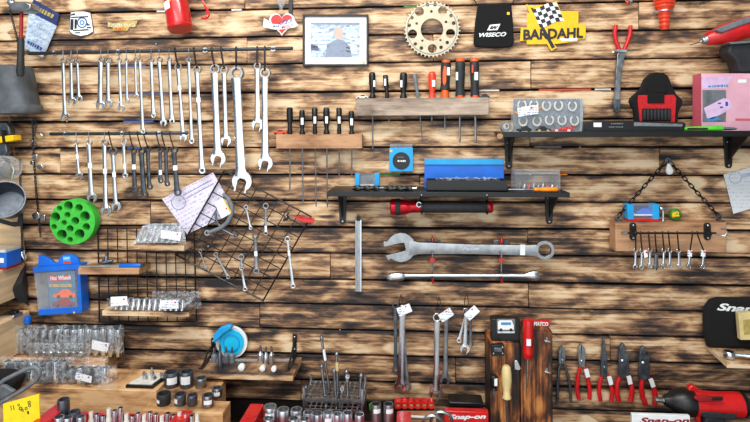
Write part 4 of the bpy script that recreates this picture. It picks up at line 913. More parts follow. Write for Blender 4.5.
# curved hose wrench with card
T = thing('curved_wrench', 'grey curved wrench with a white and yellow card on the tilted grid', 'wrench', (214, 232, .035))
part(T, 'bow', MB().pt([(223, 193.5, .04), (228, 198, .04), (231.6, 205, .04), (232, 213, .04), (228, 222, .04), (221, 228, .04), (213, 231, .04), (208, 232.6, .04)], [1.6, 2, 2.2, 2.3, 2.3, 2.2, 2.0, 1.7], 10), 'grey_plastic')
part(T, 'arm', MB().pt([(215, 212, .036), (217, 222, .036), (222, 229, .036), (234, 235.5, .036)], 1.3, 8), 'gunmetal')
part(T, 'ring_end', MB().pr(207, 232.8, 2.8, 1.5, .034, .044, 14), 'steel'); part(T, 'ring_end', MB().pr(235, 236, 2.4, 1.2, .032, .042, 14), 'gunmetal')
part(T, 'card', MB().pp([(214.5, 203), (222.5, 198), (230.6, 213.5), (221.5, 218.6)], .046, .047), 'label'); part(T, 'card_edge', MB().pp([(222.5, 198), (224.8, 200.4), (231.2, 212), (230.4, 213.8)], .046, .0475), 'yellow'); part(T, 'dot', MB().pd(226.3, 208.6, .9, .047, .0475, 10), 'red')
gg = 'small wrenches on the tilted grid'
wrench('black-headed ring wrench hanging at the middle of the tilted grid', (255.3, 236.5), (256.3, 271), 3.4, 3.4, 3.2, .034, 'dark_steel', 'box', gg, 'ring_wrench', head='gunmetal', sticker=(.5, 5))
wrench('long silver ring wrench hanging past the edge of the tilted grid', (287.3, 239), (293, 286), 2.6, 2.8, 2.6, .034, 'satin', 'box', gg, 'ring_wrench', sticker=(.3, 5))
wrench('small silver wrench slanting low on the tilted grid beside the black clip', (215.8, 254.5), (228, 277), 2.4, 2.4, 2.2, .034, 'steel', 'box', gg, 'ring_wrench')
wrench('small silver wrench hanging lowest on the tilted grid', (241.5, 268), (245, 289), 2.6, 2.4, 2.4, .034, 'satin', 'box', gg, 'ring_wrench')
wrench('thin silver wrench hanging below the grid top wires', (246, 207), (250.5, 228), 1.8, 2.2, 1.8, .034, 'satin', 'box', gg, 'ring_wrench')
wrench('short steel wrench with a white tag on the tilted grid', (265.6, 206), (265.8, 233), 2.4, 3.0, 2.6, .034, 'steel', 'box', gg, 'ring_wrench', sticker=(.85, 6))
wrench('thin steel wrench slanting beside the grid corner', (200, 251), (205.5, 268), 1.4, 1.8, 1.4, .034, 'steel', 'box', gg, 'ring_wrench')
wrench('tiny dull wrench hanging above the lowest one', (241, 257), (241.5, 266), 2.4, 3.0, 2.0, .038, 'steel', 'box', gg, 'ring_wrench')
for (x, y), w in zip(((286.2, 217), (208, 246.5)), ('near the red plate', 'near the hanging sheet')):
    T = thing('spring_clip', f"small black spring clip on the tilted grid {w}", 'clip', (x, y, .032)); a = 60 if x > 250 else 15
    part(T, 'lever', MB().pp(rotpts([(-5, -1.6), (5, -.8), (5, .8), (-5, 1.0)], x, y, a), .03, .036), 'black_plastic', .001); part(T, 'lever', MB().pp(rotpts([(-4, 1), (1, .4), (3, 2.4), (-3, 2.8)], x, y, a), .029, .034), 'black_plastic', .001); part(T, 'pivot', MB().dome(x, y, 1, .036, .002, 8, 3), 'steel')

# small ledges on the straight grid with wrapped packs
def ledge(label, xa, xb, yf, d, th=6):
    a = P(xa, yf, d); b = P(xb, yf, d); m = mpp(xa, yf, d)
    solo('wooden_ledge', label, 'ledge', MB().box((a.x, -.018, a.z-th*m), (b.x, -d, a.z)), 'shelf_wood', bevel=.0015); return a.z
def tagcard(label, pts, d):
    T = thing('price_tag', label, 'tag', (pts[0][0], pts[0][1], d)); part(T, 'card', MB().pp(pts, d-.001, d), 'tagpaper')
    cx = pts[1][0]*.8+pts[3][0]*.2; cy = (pts[1][1]*.7+pts[3][1]*.3); part(T, 'dot', MB().pd(cx, cy, .9, d, d+.0006, 10), 'red')
zl = ledge('short tan wooden ledge on the wire grid under a wrapped socket pack', 133.5, 184, 244.6, .07, 6)
for k in range(7):
    x = 141 + 6.0*k; solo('wrapped_socket', f"slim chrome socket in the upper wrapped pack, {ORD[k]} from the blue grip end", 'socket', MB().lathe(Vector((P(x, 240, .05).x, -.068, zl+.007)), Vector((P(x+3, 227, .03).x, -.032, zl+.046)), [(0, .0068), (.5, .0068), (.55, .0058), (1, .0058)], 12), 'satin', 'sockets in the upper wrapped pack')
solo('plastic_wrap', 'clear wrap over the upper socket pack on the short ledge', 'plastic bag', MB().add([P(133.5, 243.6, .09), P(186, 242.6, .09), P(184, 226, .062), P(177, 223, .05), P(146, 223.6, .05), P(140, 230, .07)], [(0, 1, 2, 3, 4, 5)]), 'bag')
tagcard('white price tag on the upper wrapped socket pack', [(161, 230), (181.5, 232.5), (180, 241), (160.5, 238)], .091)
zl = ledge('long tan wooden ledge low on the wire grid', 102, 189, 310.5, .07, 5)
for k in range(13):
    x = 116 + 5.5*k; solo('wrapped_socket', f"short chrome socket in the lower wrapped pack, {ORD[k]} from the boxed toy", 'socket', MB().lathe(Vector((P(x, 303, .06).x, -.06, zl)), Vector((P(x, 303, .06).x, -.052, zl+.03)), [(0, .0066), (.5, .0066), (.55, .0056), (1, .0056)], 12), 'satin', 'sockets in the lower wrapped pack')
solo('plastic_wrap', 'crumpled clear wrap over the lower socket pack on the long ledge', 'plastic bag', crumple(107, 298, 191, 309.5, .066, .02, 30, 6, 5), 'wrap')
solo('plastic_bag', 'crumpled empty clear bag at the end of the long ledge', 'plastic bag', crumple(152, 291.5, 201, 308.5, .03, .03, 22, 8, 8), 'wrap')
tagcard('white price tag on the long ledge at the wrap end near the boxed toy', [(110.5, 297), (127, 296.2), (127.5, 305), (111, 306.4)], .09)
tagcard('white price tag on the long ledge under the crumpled bag', [(161, 300.5), (178.5, 299.6), (178.5, 308.5), (161, 309)], .09)
# torque wrench lying on its bracket
T = thing('torque_wrench', 'slim silver torque wrench with blue grip on a wooden bracket', 'torque wrench', (112, 266, .06)); d = .06
part(T, 'shaft', MB().pl((80, 266.5, d), (121, 265.8, d), [(0, 1.5), (1, 1.5)], 12), 'satin'); part(T, 'grip', MB().pl((119.5, 265.8, d), (141, 265.4, d), [(0, 1.6), (.05, 2.2), (.9, 2.3), (1, 1.6)], 12), 'blue'); part(T, 'end_knob', MB().pl((140.8, 265.4, d), (144, 265.3, d), [(0, 1.2), (1, 1.5)], 10), 'gunmetal')
T2 = thing('ratchet_tool', 'dark ratchet head standing on the wooden bracket behind the blue-gripped wrench', 'ratchet', (106, 262, .04)); part(T2, 'body', MB().pl((102, 262.5, .04), (113, 260.6, .04), [(0, 1.6), (.1, 2.8), (.6, 2.6), (1, 1.2)], 12), 'gunmetal'); part(T2, 'drive', MB().pl((106.5, 260.5, .04), (106, 253, .04), [(0, 2.2), (.5, 1.9), (.6, 1.2), (1, 1.2)], 8), 'gunmetal')
solo('wooden_bracket', 'small tan wooden bracket under the blue-gripped torque wrench', 'bracket', MB().pb(78, 268, 139, 274.5, .001, .07), 'tan_wood', bevel=.001)

# ================================================================== GREEN HOLDER, BOXED TOY
def holed(cx, cy, outer, holes, d0, d1):
    bm = bmesh.new()
    def loop(p):
        q = [bm.verts.new((P(x, y, d1).x, -d1, P(x, y, d1).z)) for x, y in p]; return [bm.edges.new((q[i], q[(i+1) % len(q)])) for i in range(len(q))]
    es = loop(outer)
    for hx, hy, r in holes: es += loop([(hx + r*math.cos(2*math.pi*i/18), hy + r*math.sin(2*math.pi*i/18)) for i in range(18)])
    bmesh.ops.triangle_fill(bm, use_beauty=True, use_dissolve=False, edges=es)
    ret = bmesh.ops.extrude_face_region(bm, geom=bm.faces[:]); bmesh.ops.translate(bm, vec=(0, d1-d0, 0), verts=[v for v in ret['geom'] if isinstance(v, bmesh.types.BMVert)])
    bm.verts.index_update(); mb = MB(); mb.v = [v.co.copy() for v in bm.verts]; mb.f = [tuple(v.index for v in f.verts) for f in bm.faces]; bm.free(); return mb
T = thing('socket_holder', 'round green foam socket holder with black holes on the wall', 'socket holder', (73, 245, .02))
out = [(72.4 + 22.6*math.cos(2*math.pi*i/48), 222 + 22.6*math.sin(2*math.pi*i/48)) for i in range(48)]
hol = [(59.5, 208.4, 2.7), (68.4, 205.7, 4.5), (78.9, 207.8, 3.8), (55.4, 217, 4.7), (67.4, 214.9, 3), (84.9, 216.2, 5), (75.2, 220.9, 4), (64, 222.7, 2.8), (86.2, 226.9, 3.8), (54, 226.9, 2.9), (70, 228.7, 3.6), (61.9, 234.5, 5), (79.6, 234, 5), (70, 239.7, 2.9)]
part(T, 'front_plate', holed(0, 0, out, hol, .012, .04), 'green'); part(T, 'back_plate', MB().pd(72.8, 222.2, 22.4, .001, .0119, 48), 'black_rubber')
T = thing('boxed_toy', 'blue-trimmed window box with a printed toy car card hanging on the wall', 'toy box', (60, 315, .03))
part(T, 'header', MB().pp([(38.5, 255), (44, 256), (51.5, 260.5), (53, 263), (58.2, 263), (58.8, 258.4), (63, 255), (71, 254.5), (77, 258), (79.4, 264.5), (79.6, 269), (33, 272.6), (32.4, 268), (37.8, 267)], .02, .03), 'blue', .001)
part(T, 'top_tray', MB().pp([(32.4, 267.8), (79.5, 264.6), (79.7, 269.4), (33, 272.8)], .006, .045), 'blue', .001)
part(T, 'bottom_tray', MB().pp([(38.2, 310), (81.6, 306.8), (82, 312.8), (38.5, 315.6)], .006, .045), 'blue', .001)
part(T, 'side_post', MB().pp([(76.6, 269), (79.6, 268.6), (82, 307.6), (78.6, 308.2)], .006, .044), 'blue', .001)
part(T, 'clear_window', MB().pp([(33.8, 272), (77, 269), (79, 308), (38.4, 311)], .008, .042), 'clear')
part(T, 'inner_card', MB().pp([(46.5, 272.5), (74.6, 270.5), (77, 308), (50, 310)], .03, .032), 'toon'); part(T, 'side_card', MB().pp([(35.4, 273.5), (46.2, 272.8), (49.6, 309.8), (39.6, 310.6)], .01, .012), 'grey_plastic')
part(T, 'logo_flame', MB().pp([(48, 276.5), (51, 274), (60, 276), (68, 274.5), (72.6, 277.4), (68, 280.4), (58, 281), (51, 283)], .032, .0328), 'red')
text(T, 'Hot Wheels', 60.5, 277.8, 21, 4.4, .0336, 'label', 3, .2, .02); text(T, 'FLYING COLORS', 60.5, 285.6, 22, 3.0, .0332, 'yellow', 1, 0, .02)
text(T, 'HOT', 66.6, 258.4, 6, 2.2, .0308, 'label', 0, 0, .02); part(T, 'header_badge', MB().pb(63.5, 261.2, 70.8, 263.4, .03, .0307), 'orange_red'); part(T, 'header_badge', MB().pb(63, 256, 70.6, 261, .0295, .0303), 'sky')
for (x0, x1, yy, m) in ((53, 75, 297.5, 'orange'), (52, 75, 306.5, 'dark_red')):
    part(T, 'pictured_car', MB().pp([(x0, yy), (x0, yy-3), (x0+5, yy-4.6), (x0+9, yy-8), (x0+16, yy-8), (x0+19, yy-4.6), (x1, yy-3.6), (x1, yy)], .032, .0334), m)
    for q in (.25, .8): part(T, 'pictured_wheel', MB().pd(x0+(x1-x0)*q, yy-.6, 1.8, .0334, .034, 12), 'ink')
part(T, 'dot', MB().pd(74, 312.6, 1, .045, .0456, 10), 'yellow')

# ================================================================== CLUTTER AT THE WALL'S END: HAMMER, BUCKET, CHAINS, CUP
T = thing('hammer', 'steel hammer with a red shaft and dark grip hanging head up', 'hammer', (20, 76, .14)); d = .135
part(T, 'head', MB().pp([(8, 4), (14, 1.5), (26, 1.5), (31, 4), (30.5, 9), (26, 11), (14, 11.5), (9, 10)], d-.02, d+.02), 'steel', .004); part(T, 'face', MB().pl((9.5, 2.2, d), (14.5, 3.6, d), [(0, 3), (.5, 3.4), (1, 2.6)], 14), 'satin')
part(T, 'shaft', MB().pl((21.6, 9, d), (21, 39, d), [(0, 1.7), (1, 1.7)], 10), 'dark_red'); part(T, 'grip', MB().pl((21, 38, d), (20.4, 76.5, d), [(0, 2.6), (.1, 3.1), (.5, 3.0), (.9, 3.6), (1, 2.6)], 14), 'black_rubber')
T = thing('rubber_bucket', 'worn dark rubber bucket hanging behind the hammer grip', 'bucket', (8, 112, .06))
def rbox(prof, w0, n=24):
    rings = []
    for y, hw, hd in prof:
        c = P(w0, y, .06); m = mpp(w0, y, .06); ring = []
        for k in range(n):
            a = 2*math.pi*k/n; cx = math.copysign(abs(math.cos(a))**.5, math.cos(a)); sy = math.copysign(abs(math.sin(a))**.5, math.sin(a)); ring.append(Vector((c.x + hw*m*cx, -.06 + hd*sy, c.z)))
        rings.append(ring)
    return MB().sweep(rings)
part(T, 'body', rbox([(66.5, 26, .045), (68, 27.5, .049), (80, 29.6, .052), (100, 33, .055), (106, 34.5, .056)], 0), 'bucket'); part(T, 'rim', rbox([(105, 35.2, .0575), (107, 36, .0585), (112, 36, .0585), (114, 34.5, .057)], 0), 'bucket')
LK = {}
def chain(name, label, pts, d, n, lw=1.6, ll=3.2, r=.42, m='black_metal', cat='chain', dz=None):
    T = thing(name, label, cat, (pts[-1][0], pts[-1][1], d)); mm = mpp(*pts[0], d); key = (lw, ll, r, m)
    if key not in LK:
        q = [(lw/2*math.cos(a)*mm, 0, (ll/2-lw/2)*mm*(1 if math.sin(a) > 0 else -1) + lw/2*math.sin(a)*mm) for a in [2*math.pi*(i+.5)/12 for i in range(12)]]
        o = build('link', MB().tube(q, r*mm, 5, True), m, Vector((0, 0, 0)), T); LK[key] = o.data; COL.objects.unlink(o); bpy.data.objects.remove(o)
    seg = [math.dist(a, b) for a, b in zip(pts[:-1], pts[1:])]; tot = sum(seg)
    for i in range(n):
        s = tot*(i+.5)/n; k = 0
        while k < len(seg)-1 and s > seg[k]: s -= seg[k]; k += 1
        a, b = pts[k], pts[k+1]; q = s/seg[k]; w = P(a[0]+(b[0]-a[0])*q, a[1]+(b[1]-a[1])*q, d)
        o = bpy.data.objects.new('link', LK[key]); COL.objects.link(o); o.parent = T; o.location = w - WL[T.name]
        ang = math.atan2(b[0]-a[0], b[1]-a[1]); o.rotation_mode = 'XYZ'
        o.rotation_euler = (Matrix.Rotation(-ang, 3, 'Y') @ Matrix.Rotation(math.radians(90 if i % 2 else 12), 3, 'Z')).to_euler()
        o.scale = (1, 1, tot/n*1.36/ll)
    return T
CH = chain('charm_chain', 'thin dark chain of silver charms hanging below the bucket rim', [(33.5, 118), (33, 145), (36, 190), (37.5, 205), (40.5, 236)], .012, 34, 1.5, 3.4, .36)
part(CH, 'top_loop', MB().pt([(33, 118, .012), (31.8, 122, .012), (32.4, 133, .012), (35.2, 133, .012), (36.4, 124, .012), (34.4, 118, .012)], .45, 6, True), 'black_metal'); part(CH, 'split_ring', MB().pr(33.4, 145, 2.8, 2.0, .01, .014, 16), 'gunmetal')
for (x, y, w, h, a) in ((39.2, 136, 5.4, 6.5, 40), (31, 141, 2.6, 2.6, 0), (34.5, 157, 4.6, 5.4, -20), (31.5, 163, 3.2, 4, 0), (39.6, 167, 5.4, 5, 15), (35.5, 216, 7, 7, 20), (42.6, 217.6, 4.4, 6.5, 0)):
    part(CH, 'charm', MB().pp(rotpts(rrect(w, h, min(w, h)*.3), x, y, a), .012, .018), 'chrome', .0012)
chain('hanging_chain', 'thin dark chain hanging beside the hammer shaft', [(8, -6), (11, 14), (16, 34), (19, 48)], .02, 26, 1.4, 3.0, .34)
chain('hanging_chain', 'dark chain hanging along the pale board edge', [(20, 160), (21, 215), (23, 262)], .02, 40, 1.5, 3.4, .36)
chain('hanging_chain', 'short rusty chain hanging under the yellow tape', [(9, 118), (12, 140), (15, 160)], .02, 18, 1.5, 3.2, .36, 'tan_wood')
T = thing('yellow_tape', 'yellow and black clamp hanging above the glass jar', 'clamp', (5, 142, .08)); part(T, 'yellow_body', MB().pp([(-14, 138), (0, 136.5), (12.6, 135), (13.4, 140.5), (4, 142.6), (-14, 144)], .05, .085), 'yellow', .002); part(T, 'band', MB().pp([(1, 130), (3, 130), (5, 144), (2.6, 144)], .048, .089), 'black_plastic'); part(T, 'upper_jaw', MB().pp([(-12, 122), (6, 122.5), (9, 127), (10, 134.6), (-12, 136.6)], .05, .075), 'gunmetal', .003); part(T, 'lower_jaw', MB().pp([(-12, 144.5), (6, 143), (7, 152), (3, 158), (-12, 158)], .05, .07), 'gunmetal', .003)
T = thing('glass_jar', 'clear glass jar lying above the steel cup', 'jar', (4, 182, .1)); part(T, 'glass', MB().pl((-14, 170, .10), (16.5, 168, .10), [(0, 12), (.6, 12.6), (.85, 11.5), (1, 8)], 20), 'clear'); part(T, 'contents', MB().pl((-14, 170, .10), (8, 169, .10), [(0, 8), (.9, 9), (1, 6)], 14), 'steel'); part(T, 'wire_band', MB().pt([(2, 158, .12), (10, 160, .135), (14, 170, .138), (12, 181, .13)], .7, 6), 'satin')
T = thing('steel_cup', 'tilted stainless steel cup hanging mouth outward at the wall end', 'cup', (4, 222, .10))
A = (10, 205, .06); B = (4, 199, .15)
m = mpp(4, 199, .12)
part(T, 'wall', MB().lathe(P(*A), P(*B), [(0, 13*m), (.0, 14*m), (.93, 16.3*m), (.97, 17.2*m), (1, 17.2*m), (1, 16.2*m), (.95, 15.4*m), (.06, 12.8*m), (.05, .2*m)], 32), 'gunmetal')
solo('strap', 'black looped strap hanging under the steel cup', 'strap', MB().pp([(-8, 216), (10, 222), (17, 222), (20, 206), (22.5, 214), (22, 226), (14, 227), (-8, 221)], .045, .05), 'black_rubber', bevel=.001)
T = thing('blue_carton', 'small blue carton with a red base on the wooden wall box', 'carton', (4, 262, .09)); zc = zU
a = P(14, 262, .06); part(T, 'carton', MB().box((a.x-.12, -.03, zU+.006), (a.x, -.09, zU+.05)), 'blue', .001); part(T, 'base', MB().box((a.x-.12, -.03, zU), (a.x+.002, -.092, zU+.006)), 'dark_red'); part(T, 'top_flap', MB().box((a.x-.12, -.03, zU+.05), (a.x-.004, -.088, zU+.058)), 'offwhite'); part(T, 'label', MB().box((a.x-.022, -.0895, zU+.02), (a.x-.008, -.0906, zU+.034)), 'label')
solo('leather_pouch', 'black leather flap pouch hanging on the side of the wooden wall box', 'pouch', MB().add([P(25.5, 264, .004), P(9.5, 288, .05), P(8, 293, .055), P(14, 297.5, .045), P(29, 306, .004), P(27.5, 280, .002), P(22, 282, .05)], [(0, 1, 6), (1, 2, 6), (2, 3, 6), (3, 4, 6), (4, 5, 6), (5, 0, 6), (0, 5, 4, 3, 2, 1)]), 'black_rubber')
T = thing('door_latch', 'silver and black latch lying on the pale cabinet end', 'latch', P(10, 306, .06)); q = P(11, 306, .06)
part(T, 'plate', MB().box((q.x-.03, -.035, zL+.0), (q.x+.02, -.075, zL+.008)), 'satin', .002); part(T, 'lever', MB().box((q.x-.01, -.045, zL+.008), (q.x+.016, -.06, zL+.016)), 'black_plastic', .002)
T = thing('chrome_latch', 'small chrome catch on the wall beside the blue carton', 'latch', (22, 256, .02)); part(T, 'plate', MB().pp([(19, 249), (24, 250), (26, 258), (23, 262), (19, 258)], .013, .02), 'chrome', .001); part(T, 'catch', MB().pl((21, 252, .024), (24, 259, .024), [(0, 1.2), (.5, 1.8), (1, 1)], 10), 'chrome')
solo('small_bottle', 'small blue bottle standing behind the upper wrapped socket row', 'bottle', MB().lathe(P(27.7, 323.6, .03), P(27.7, 315.8, .03), [(0, .0095), (.1, .0102), (.7, .0102), (.75, .0088), (1, .0084)], 16), 'blue')

# ================================================================== WRAPPED SOCKET SETS ON THE STEPPED STAND
def hollow(x, y0, z0, z1, r, r2=None, step=.5, n=18):
    r2 = r2 or r
    h = z1-z0; A = Vector((x, y0, z0)); B = Vector((x, y0, z1))
    return MB().lathe(A, B, [(0, r2*.92), (.03, r2), (step-.04, r2), (step+.04, r), (.96, r), (1, r*.95), (1, r*.74), (.45, r*.7), (.45, r*.05)], n)
def socket(label, px, py, d, rpx, z0, m='gunmetal', group=None, r2=1.0, name='socket', band=None, step=.45):
    c = P(px, py, d); m_ = mpp(px, py, d); r = rpx*m_
    if band is None: return solo(name, label, 'socket', hollow(c.x, c.y, z0, c.z, r, r*r2, step), m, group)
    T = thing(name, label, 'socket', Vector((c.x, c.y, z0)), group); part(T, 'body', hollow(c.x, c.y, z0, c.z, r, r*r2, step), m)
    hz = c.z-z0; a0, a1, off = band
    mb = MB(); rg = []
    for zz in (z0+hz*a0, z0+hz*a1): rg.append([(c.x + r*1.012*math.sin(off+t), c.y - r*1.012*math.cos(off+t), zz) for t in [-.7+.2*i for i in range(8)]])
    mb.add(rg[0]+rg[1], [(i, i+1, 9+i, 8+i) for i in range(7)]); part(T, 'price_sticker', mb, 'label'); return T
for k in range(15):
    x = 15 + 7.4*k; zz = P(x, 328 + (k % 3)*.5, .045).z
    solo('wrapped_socket', f"deep socket in the upper wrapped row, {ORD[k]} from the small blue bottle end", 'socket', hollow(P(x, 340, .045).x, -.045, zA, zz, .0105, .0105 if k % 2 else .009), 'steel' if k < 6 else 'chrome', 'sockets in the upper wrapped row')
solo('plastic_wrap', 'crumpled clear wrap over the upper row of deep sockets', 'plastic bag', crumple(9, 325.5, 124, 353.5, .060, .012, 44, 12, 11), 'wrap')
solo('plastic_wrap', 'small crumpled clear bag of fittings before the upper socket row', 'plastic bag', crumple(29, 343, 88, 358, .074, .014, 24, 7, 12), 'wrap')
for k in range(7):
    x = 36 + 7.4*k; solo('wrapped_fitting', 'small chrome fitting in the little bag before the upper socket row', 'fitting', MB().pl((x, 355.4, .068), (x+2, 348, .068), [(0, 2.2), (.5, 2.4), (.6, 1.5), (1, 1.3)], 10), 'satin', 'fittings in the little bag')
tagcard('white price tag on the upper wrapped row of deep sockets', [(92, 340), (109.5, 343.5), (107, 352.5), (91.5, 349)], .078)
for k in range(13):
    x = 8 + 8.1*k; zz = P(x, 361 + (0 if k < 8 else 6), .17).z
    solo('wrapped_socket', f"dark socket in the lower wrapped row, {ORD[k]} from the looped handle end", 'socket', hollow(P(x, 375, .17).x, -.17, zBt, zz, .0105, .0112), 'dark_steel' if k % 3 else 'chrome', 'sockets in the lower wrapped row')
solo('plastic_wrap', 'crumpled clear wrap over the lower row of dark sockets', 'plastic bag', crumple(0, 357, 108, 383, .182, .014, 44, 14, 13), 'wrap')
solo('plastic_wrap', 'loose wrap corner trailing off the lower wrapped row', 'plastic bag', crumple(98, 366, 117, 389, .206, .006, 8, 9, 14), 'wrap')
tagcard('white price tag on the lower wrapped row of dark sockets', [(76, 372.5), (92, 376.6), (91, 383), (75, 379)], .2)
# little tray of bits
T = thing('bit_tray', 'small black tray with pale lining holding chrome bits on the stand', 'tray', (141, 388, .18)); x0, x1 = P(125.5, 388, .19).x, P(157, 388, .19).x
part(T, 'base', MB().add([(x0, -.19, zBt), (x1-.012, -.19, zBt), (x1, -.115, zBt), (x0+.02, -.115, zBt), (x0, -.19, zBt+.009), (x1-.012, -.19, zBt+.009), (x1, -.115, zBt+.009), (x0+.02, -.115, zBt+.009)], [(0,1,2,3), (4,5,6,7), (0,1,5,4), (1,2,6,5), (2,3,7,6), (3,0,4,7)]), 'black_plastic', .001)
part(T, 'lining', MB().add([(x0+.006, -.185, zBt+.011), (x1-.017, -.185, zBt+.011), (x1-.006, -.12, zBt+.011), (x0+.024, -.12, zBt+.011), (x0+.006, -.185, zBt+.009), (x1-.017, -.185, zBt+.009), (x1-.006, -.12, zBt+.009), (x0+.024, -.12, zBt+.009)], [(0,1,2,3), (4,5,6,7), (0,1,5,4), (1,2,6,5), (2,3,7,6), (3,0,4,7)]), 'offwhite')
for k in range(8):
    x = x0+.022+.0085*k; y = -.135-.014*(k % 3); up_ = k in (2, 3, 5)
    B = Vector((x, y, zBt+.034)) if up_ else Vector((x+.014, y-.01, zBt+.017))
    solo('chrome_bit', f"chrome bit {'standing' if up_ else 'lying'} in the small black tray", 'bit', MB().lathe(Vector((x, y, zBt+(.011 if up_ else .016))), B, [(0, .0045), (.5, .0045), (.55, .003), (1, .003)], 10), 'satin', 'bits in the small tray')
# black sockets on the low step
for px, py, d, r, band, m in [(171.5, 371.5, .15, 7.0, (.3, .75, .5), 'gunmetal'), (186.5, 371, .15, 6.6, (.3, .8, .2), 'gunmetal'), (201, 377.5, .15, 5.4, None, 'dark_steel'), (163.8, 393, .245, 6.6, (.3, .6, -.9), 'black_rubber'), (180.3, 393.5, .245, 5.6, (.3, .7, -.8), 'gunmetal'), (192.4, 394.5, .245, 4.9, None, 'gunmetal'), (208, 394.5, .25, 5.7, (.35, .7, .3), 'dark_steel'), (217, 387.5, .2, 5.0, (.3, .7, .2), 'dark_steel')]:
    pass
SK = [(171.5, 371.5, .15, 7.0, (.3, .75, .5), 'gunmetal', 'widest black socket in the back row of the low step'), (186.5, 371, .15, 6.6, (.3, .8, .2), 'gunmetal', 'black socket with red-marked label in the back row of the low step'), (201, 377.5, .15, 5.4, None, 'dark_steel', 'shortest socket ending the back row of the low step'),
      (163.8, 393, .245, 6.6, (.3, .6, -.9), 'black_rubber', 'matte black socket at the stand end of the front row'), (180.3, 393.5, .245, 5.6, (.3, .7, -.8), 'gunmetal', 'black socket second in the front row of the low step'), (192.4, 394.5, .245, 4.9, None, 'gunmetal', 'narrow brown-black socket third in the front row'), (208, 394.5, .25, 5.7, (.35, .7, .3), 'dark_steel', 'silvery socket with white label in the front row'), (217, 387.5, .2, 5.0, (.3, .7, .2), 'dark_steel', 'silvery socket set back at the open end of the low step')]
for px, py, d, r, band, m, lab in SK: socket(lab, px, py, d, r, zC, m, 'sockets on the low step', .97, 'impact_socket', band)

# ================================================================== RED TRAYS, RACKS AND SMALL SOCKETS ALONG THE BENCH
def tray(label, xl, yl, xr, yr, d0, d1, mid, zf):
    a = P(xl, yl, d0); b = P(xr, yr, d0); T = thing('red_tray', label, 'tray', Vector(((a.x+b.x)/2, -(d0+d1)/2, ZB)))
    part(T, 'side_plate', MB().box((a.x-.018, -d0, ZB), (a.x+.018, -d1, a.z)), 'red_paint', .002); part(T, 'side_plate', MB().box((b.x-.018, -d0, ZB), (b.x+.018, -d1, b.z)), 'red_paint', .002)
    part(T, 'back_plate', MB().box((a.x+.018, -d0-.002, ZB), (b.x-.018, -d0-.012, P((xl+xr)/2, mid, d0).z)), 'red_paint', .001); part(T, 'floor_plate', MB().box((a.x+.018, -d0-.012, ZB), (b.x-.018, -d1, zf)), 'dark_red'); return T
zt1 = P(120, 422, .32).z - .01
tray('red metal tray of small pale sockets before the stepped stand', 64, 403, 186, 410, .30, .42, 412.5, zt1)
for k in range(19):
    x = 91 + 5.9*k; h = 412 + (k*7 % 5)*.9 - (4.5 if k in (3, 4, 5) else 0); c = P(x, h, .325)
    solo('small_socket', f"small {'pale' if k % 3 == 0 else 'chrome'} socket, {ORD[k]} in the red tray counting from the yellow card", 'socket', hollow(c.x, c.y, zt1, c.z, .0062 if k % 3 else .005, .0066), 'offwhite' if k % 3 == 0 else 'chrome', 'small sockets in the red tray')
for px, py, d, r, m, lab in ((48, 416, .36, 5.6, 'satin', 'chrome-topped socket beside the yellow card'), (59, 416.5, .36, 5.0, 'satin', 'chrome-topped socket beside the tall dark one'), (63.5, 399, .325, 5.4, 'gunmetal', 'tall dark deep socket in the red tray'), (74.5, 411, .33, 5.2, 'gunmetal', 'short dark socket beside the tall dark one'), (68, 417, .365, 4.5, 'satin', 'small chrome socket before the tall dark one'), (81, 416, .355, 4.2, 'satin', 'small chrome socket ending the dark ones')):
    socket(lab, px, py, d, r, zt1, m, None, .95)
T = thing('yellow_card', 'yellow handwritten price card leaning among the trays', 'card', (21, 422, .38)); part(T, 'card', MB().pp([(3, 404), (39, 394), (40, 424), (4, 440)], .372, .375), 'yellow_card')
for i, (x, y, w, h) in enumerate(((11, 408, .6, 5), (13.5, 407.5, .6, 5), (18.5, 405, 2, 1.8), (20.5, 408.5, 3, 2.2), (22.5, 410.5, 2, 1.2), (26, 408.5, 2.4, 2), (29, 402.5, 2.6, 2.6), (29.5, 405.6, 2.4, 1.6), (28, 412.6, 1.6, 3))):
    part(T, 'handwriting', MB().pp(rotpts(rrect(w, h, .2), x, y, 12), .375, .3756), 'ink') if w < 1 or h > 2.8 else part(T, 'handwriting', MB().pr(x, y, w*.6, w*.36, .375, .3756, 10), 'ink')
T = thing('toolbox_handle', 'grey looped tool-bag handle before the lower wrapped row', 'handle', (10, 400, .28)); d = .29
part(T, 'loop', MB().pt([(-12, 400, d), (-4, 388, d), (4, 380, d), (16, 374, d), (28, 368.5, d), (35, 367, d), (39, 369.5, d), (40, 374, d), (37, 380, d), (26, 388, d), (12, 396.5, d), (2, 402, d), (-12, 408, d)], 1.9, 10), 'grey_plastic')
part(T, 'bag_side', MB().pp([(-20, 376), (2, 376), (15, 382), (8, 396), (-2, 402), (-20, 402)], .2, .25), 'black_cloth', .006); part(T, 'pocket', MB().pp([(-18, 384), (4, 386), (14, 392), (2, 400), (-18, 404)], .25, .262), 'grey_plastic', .003)
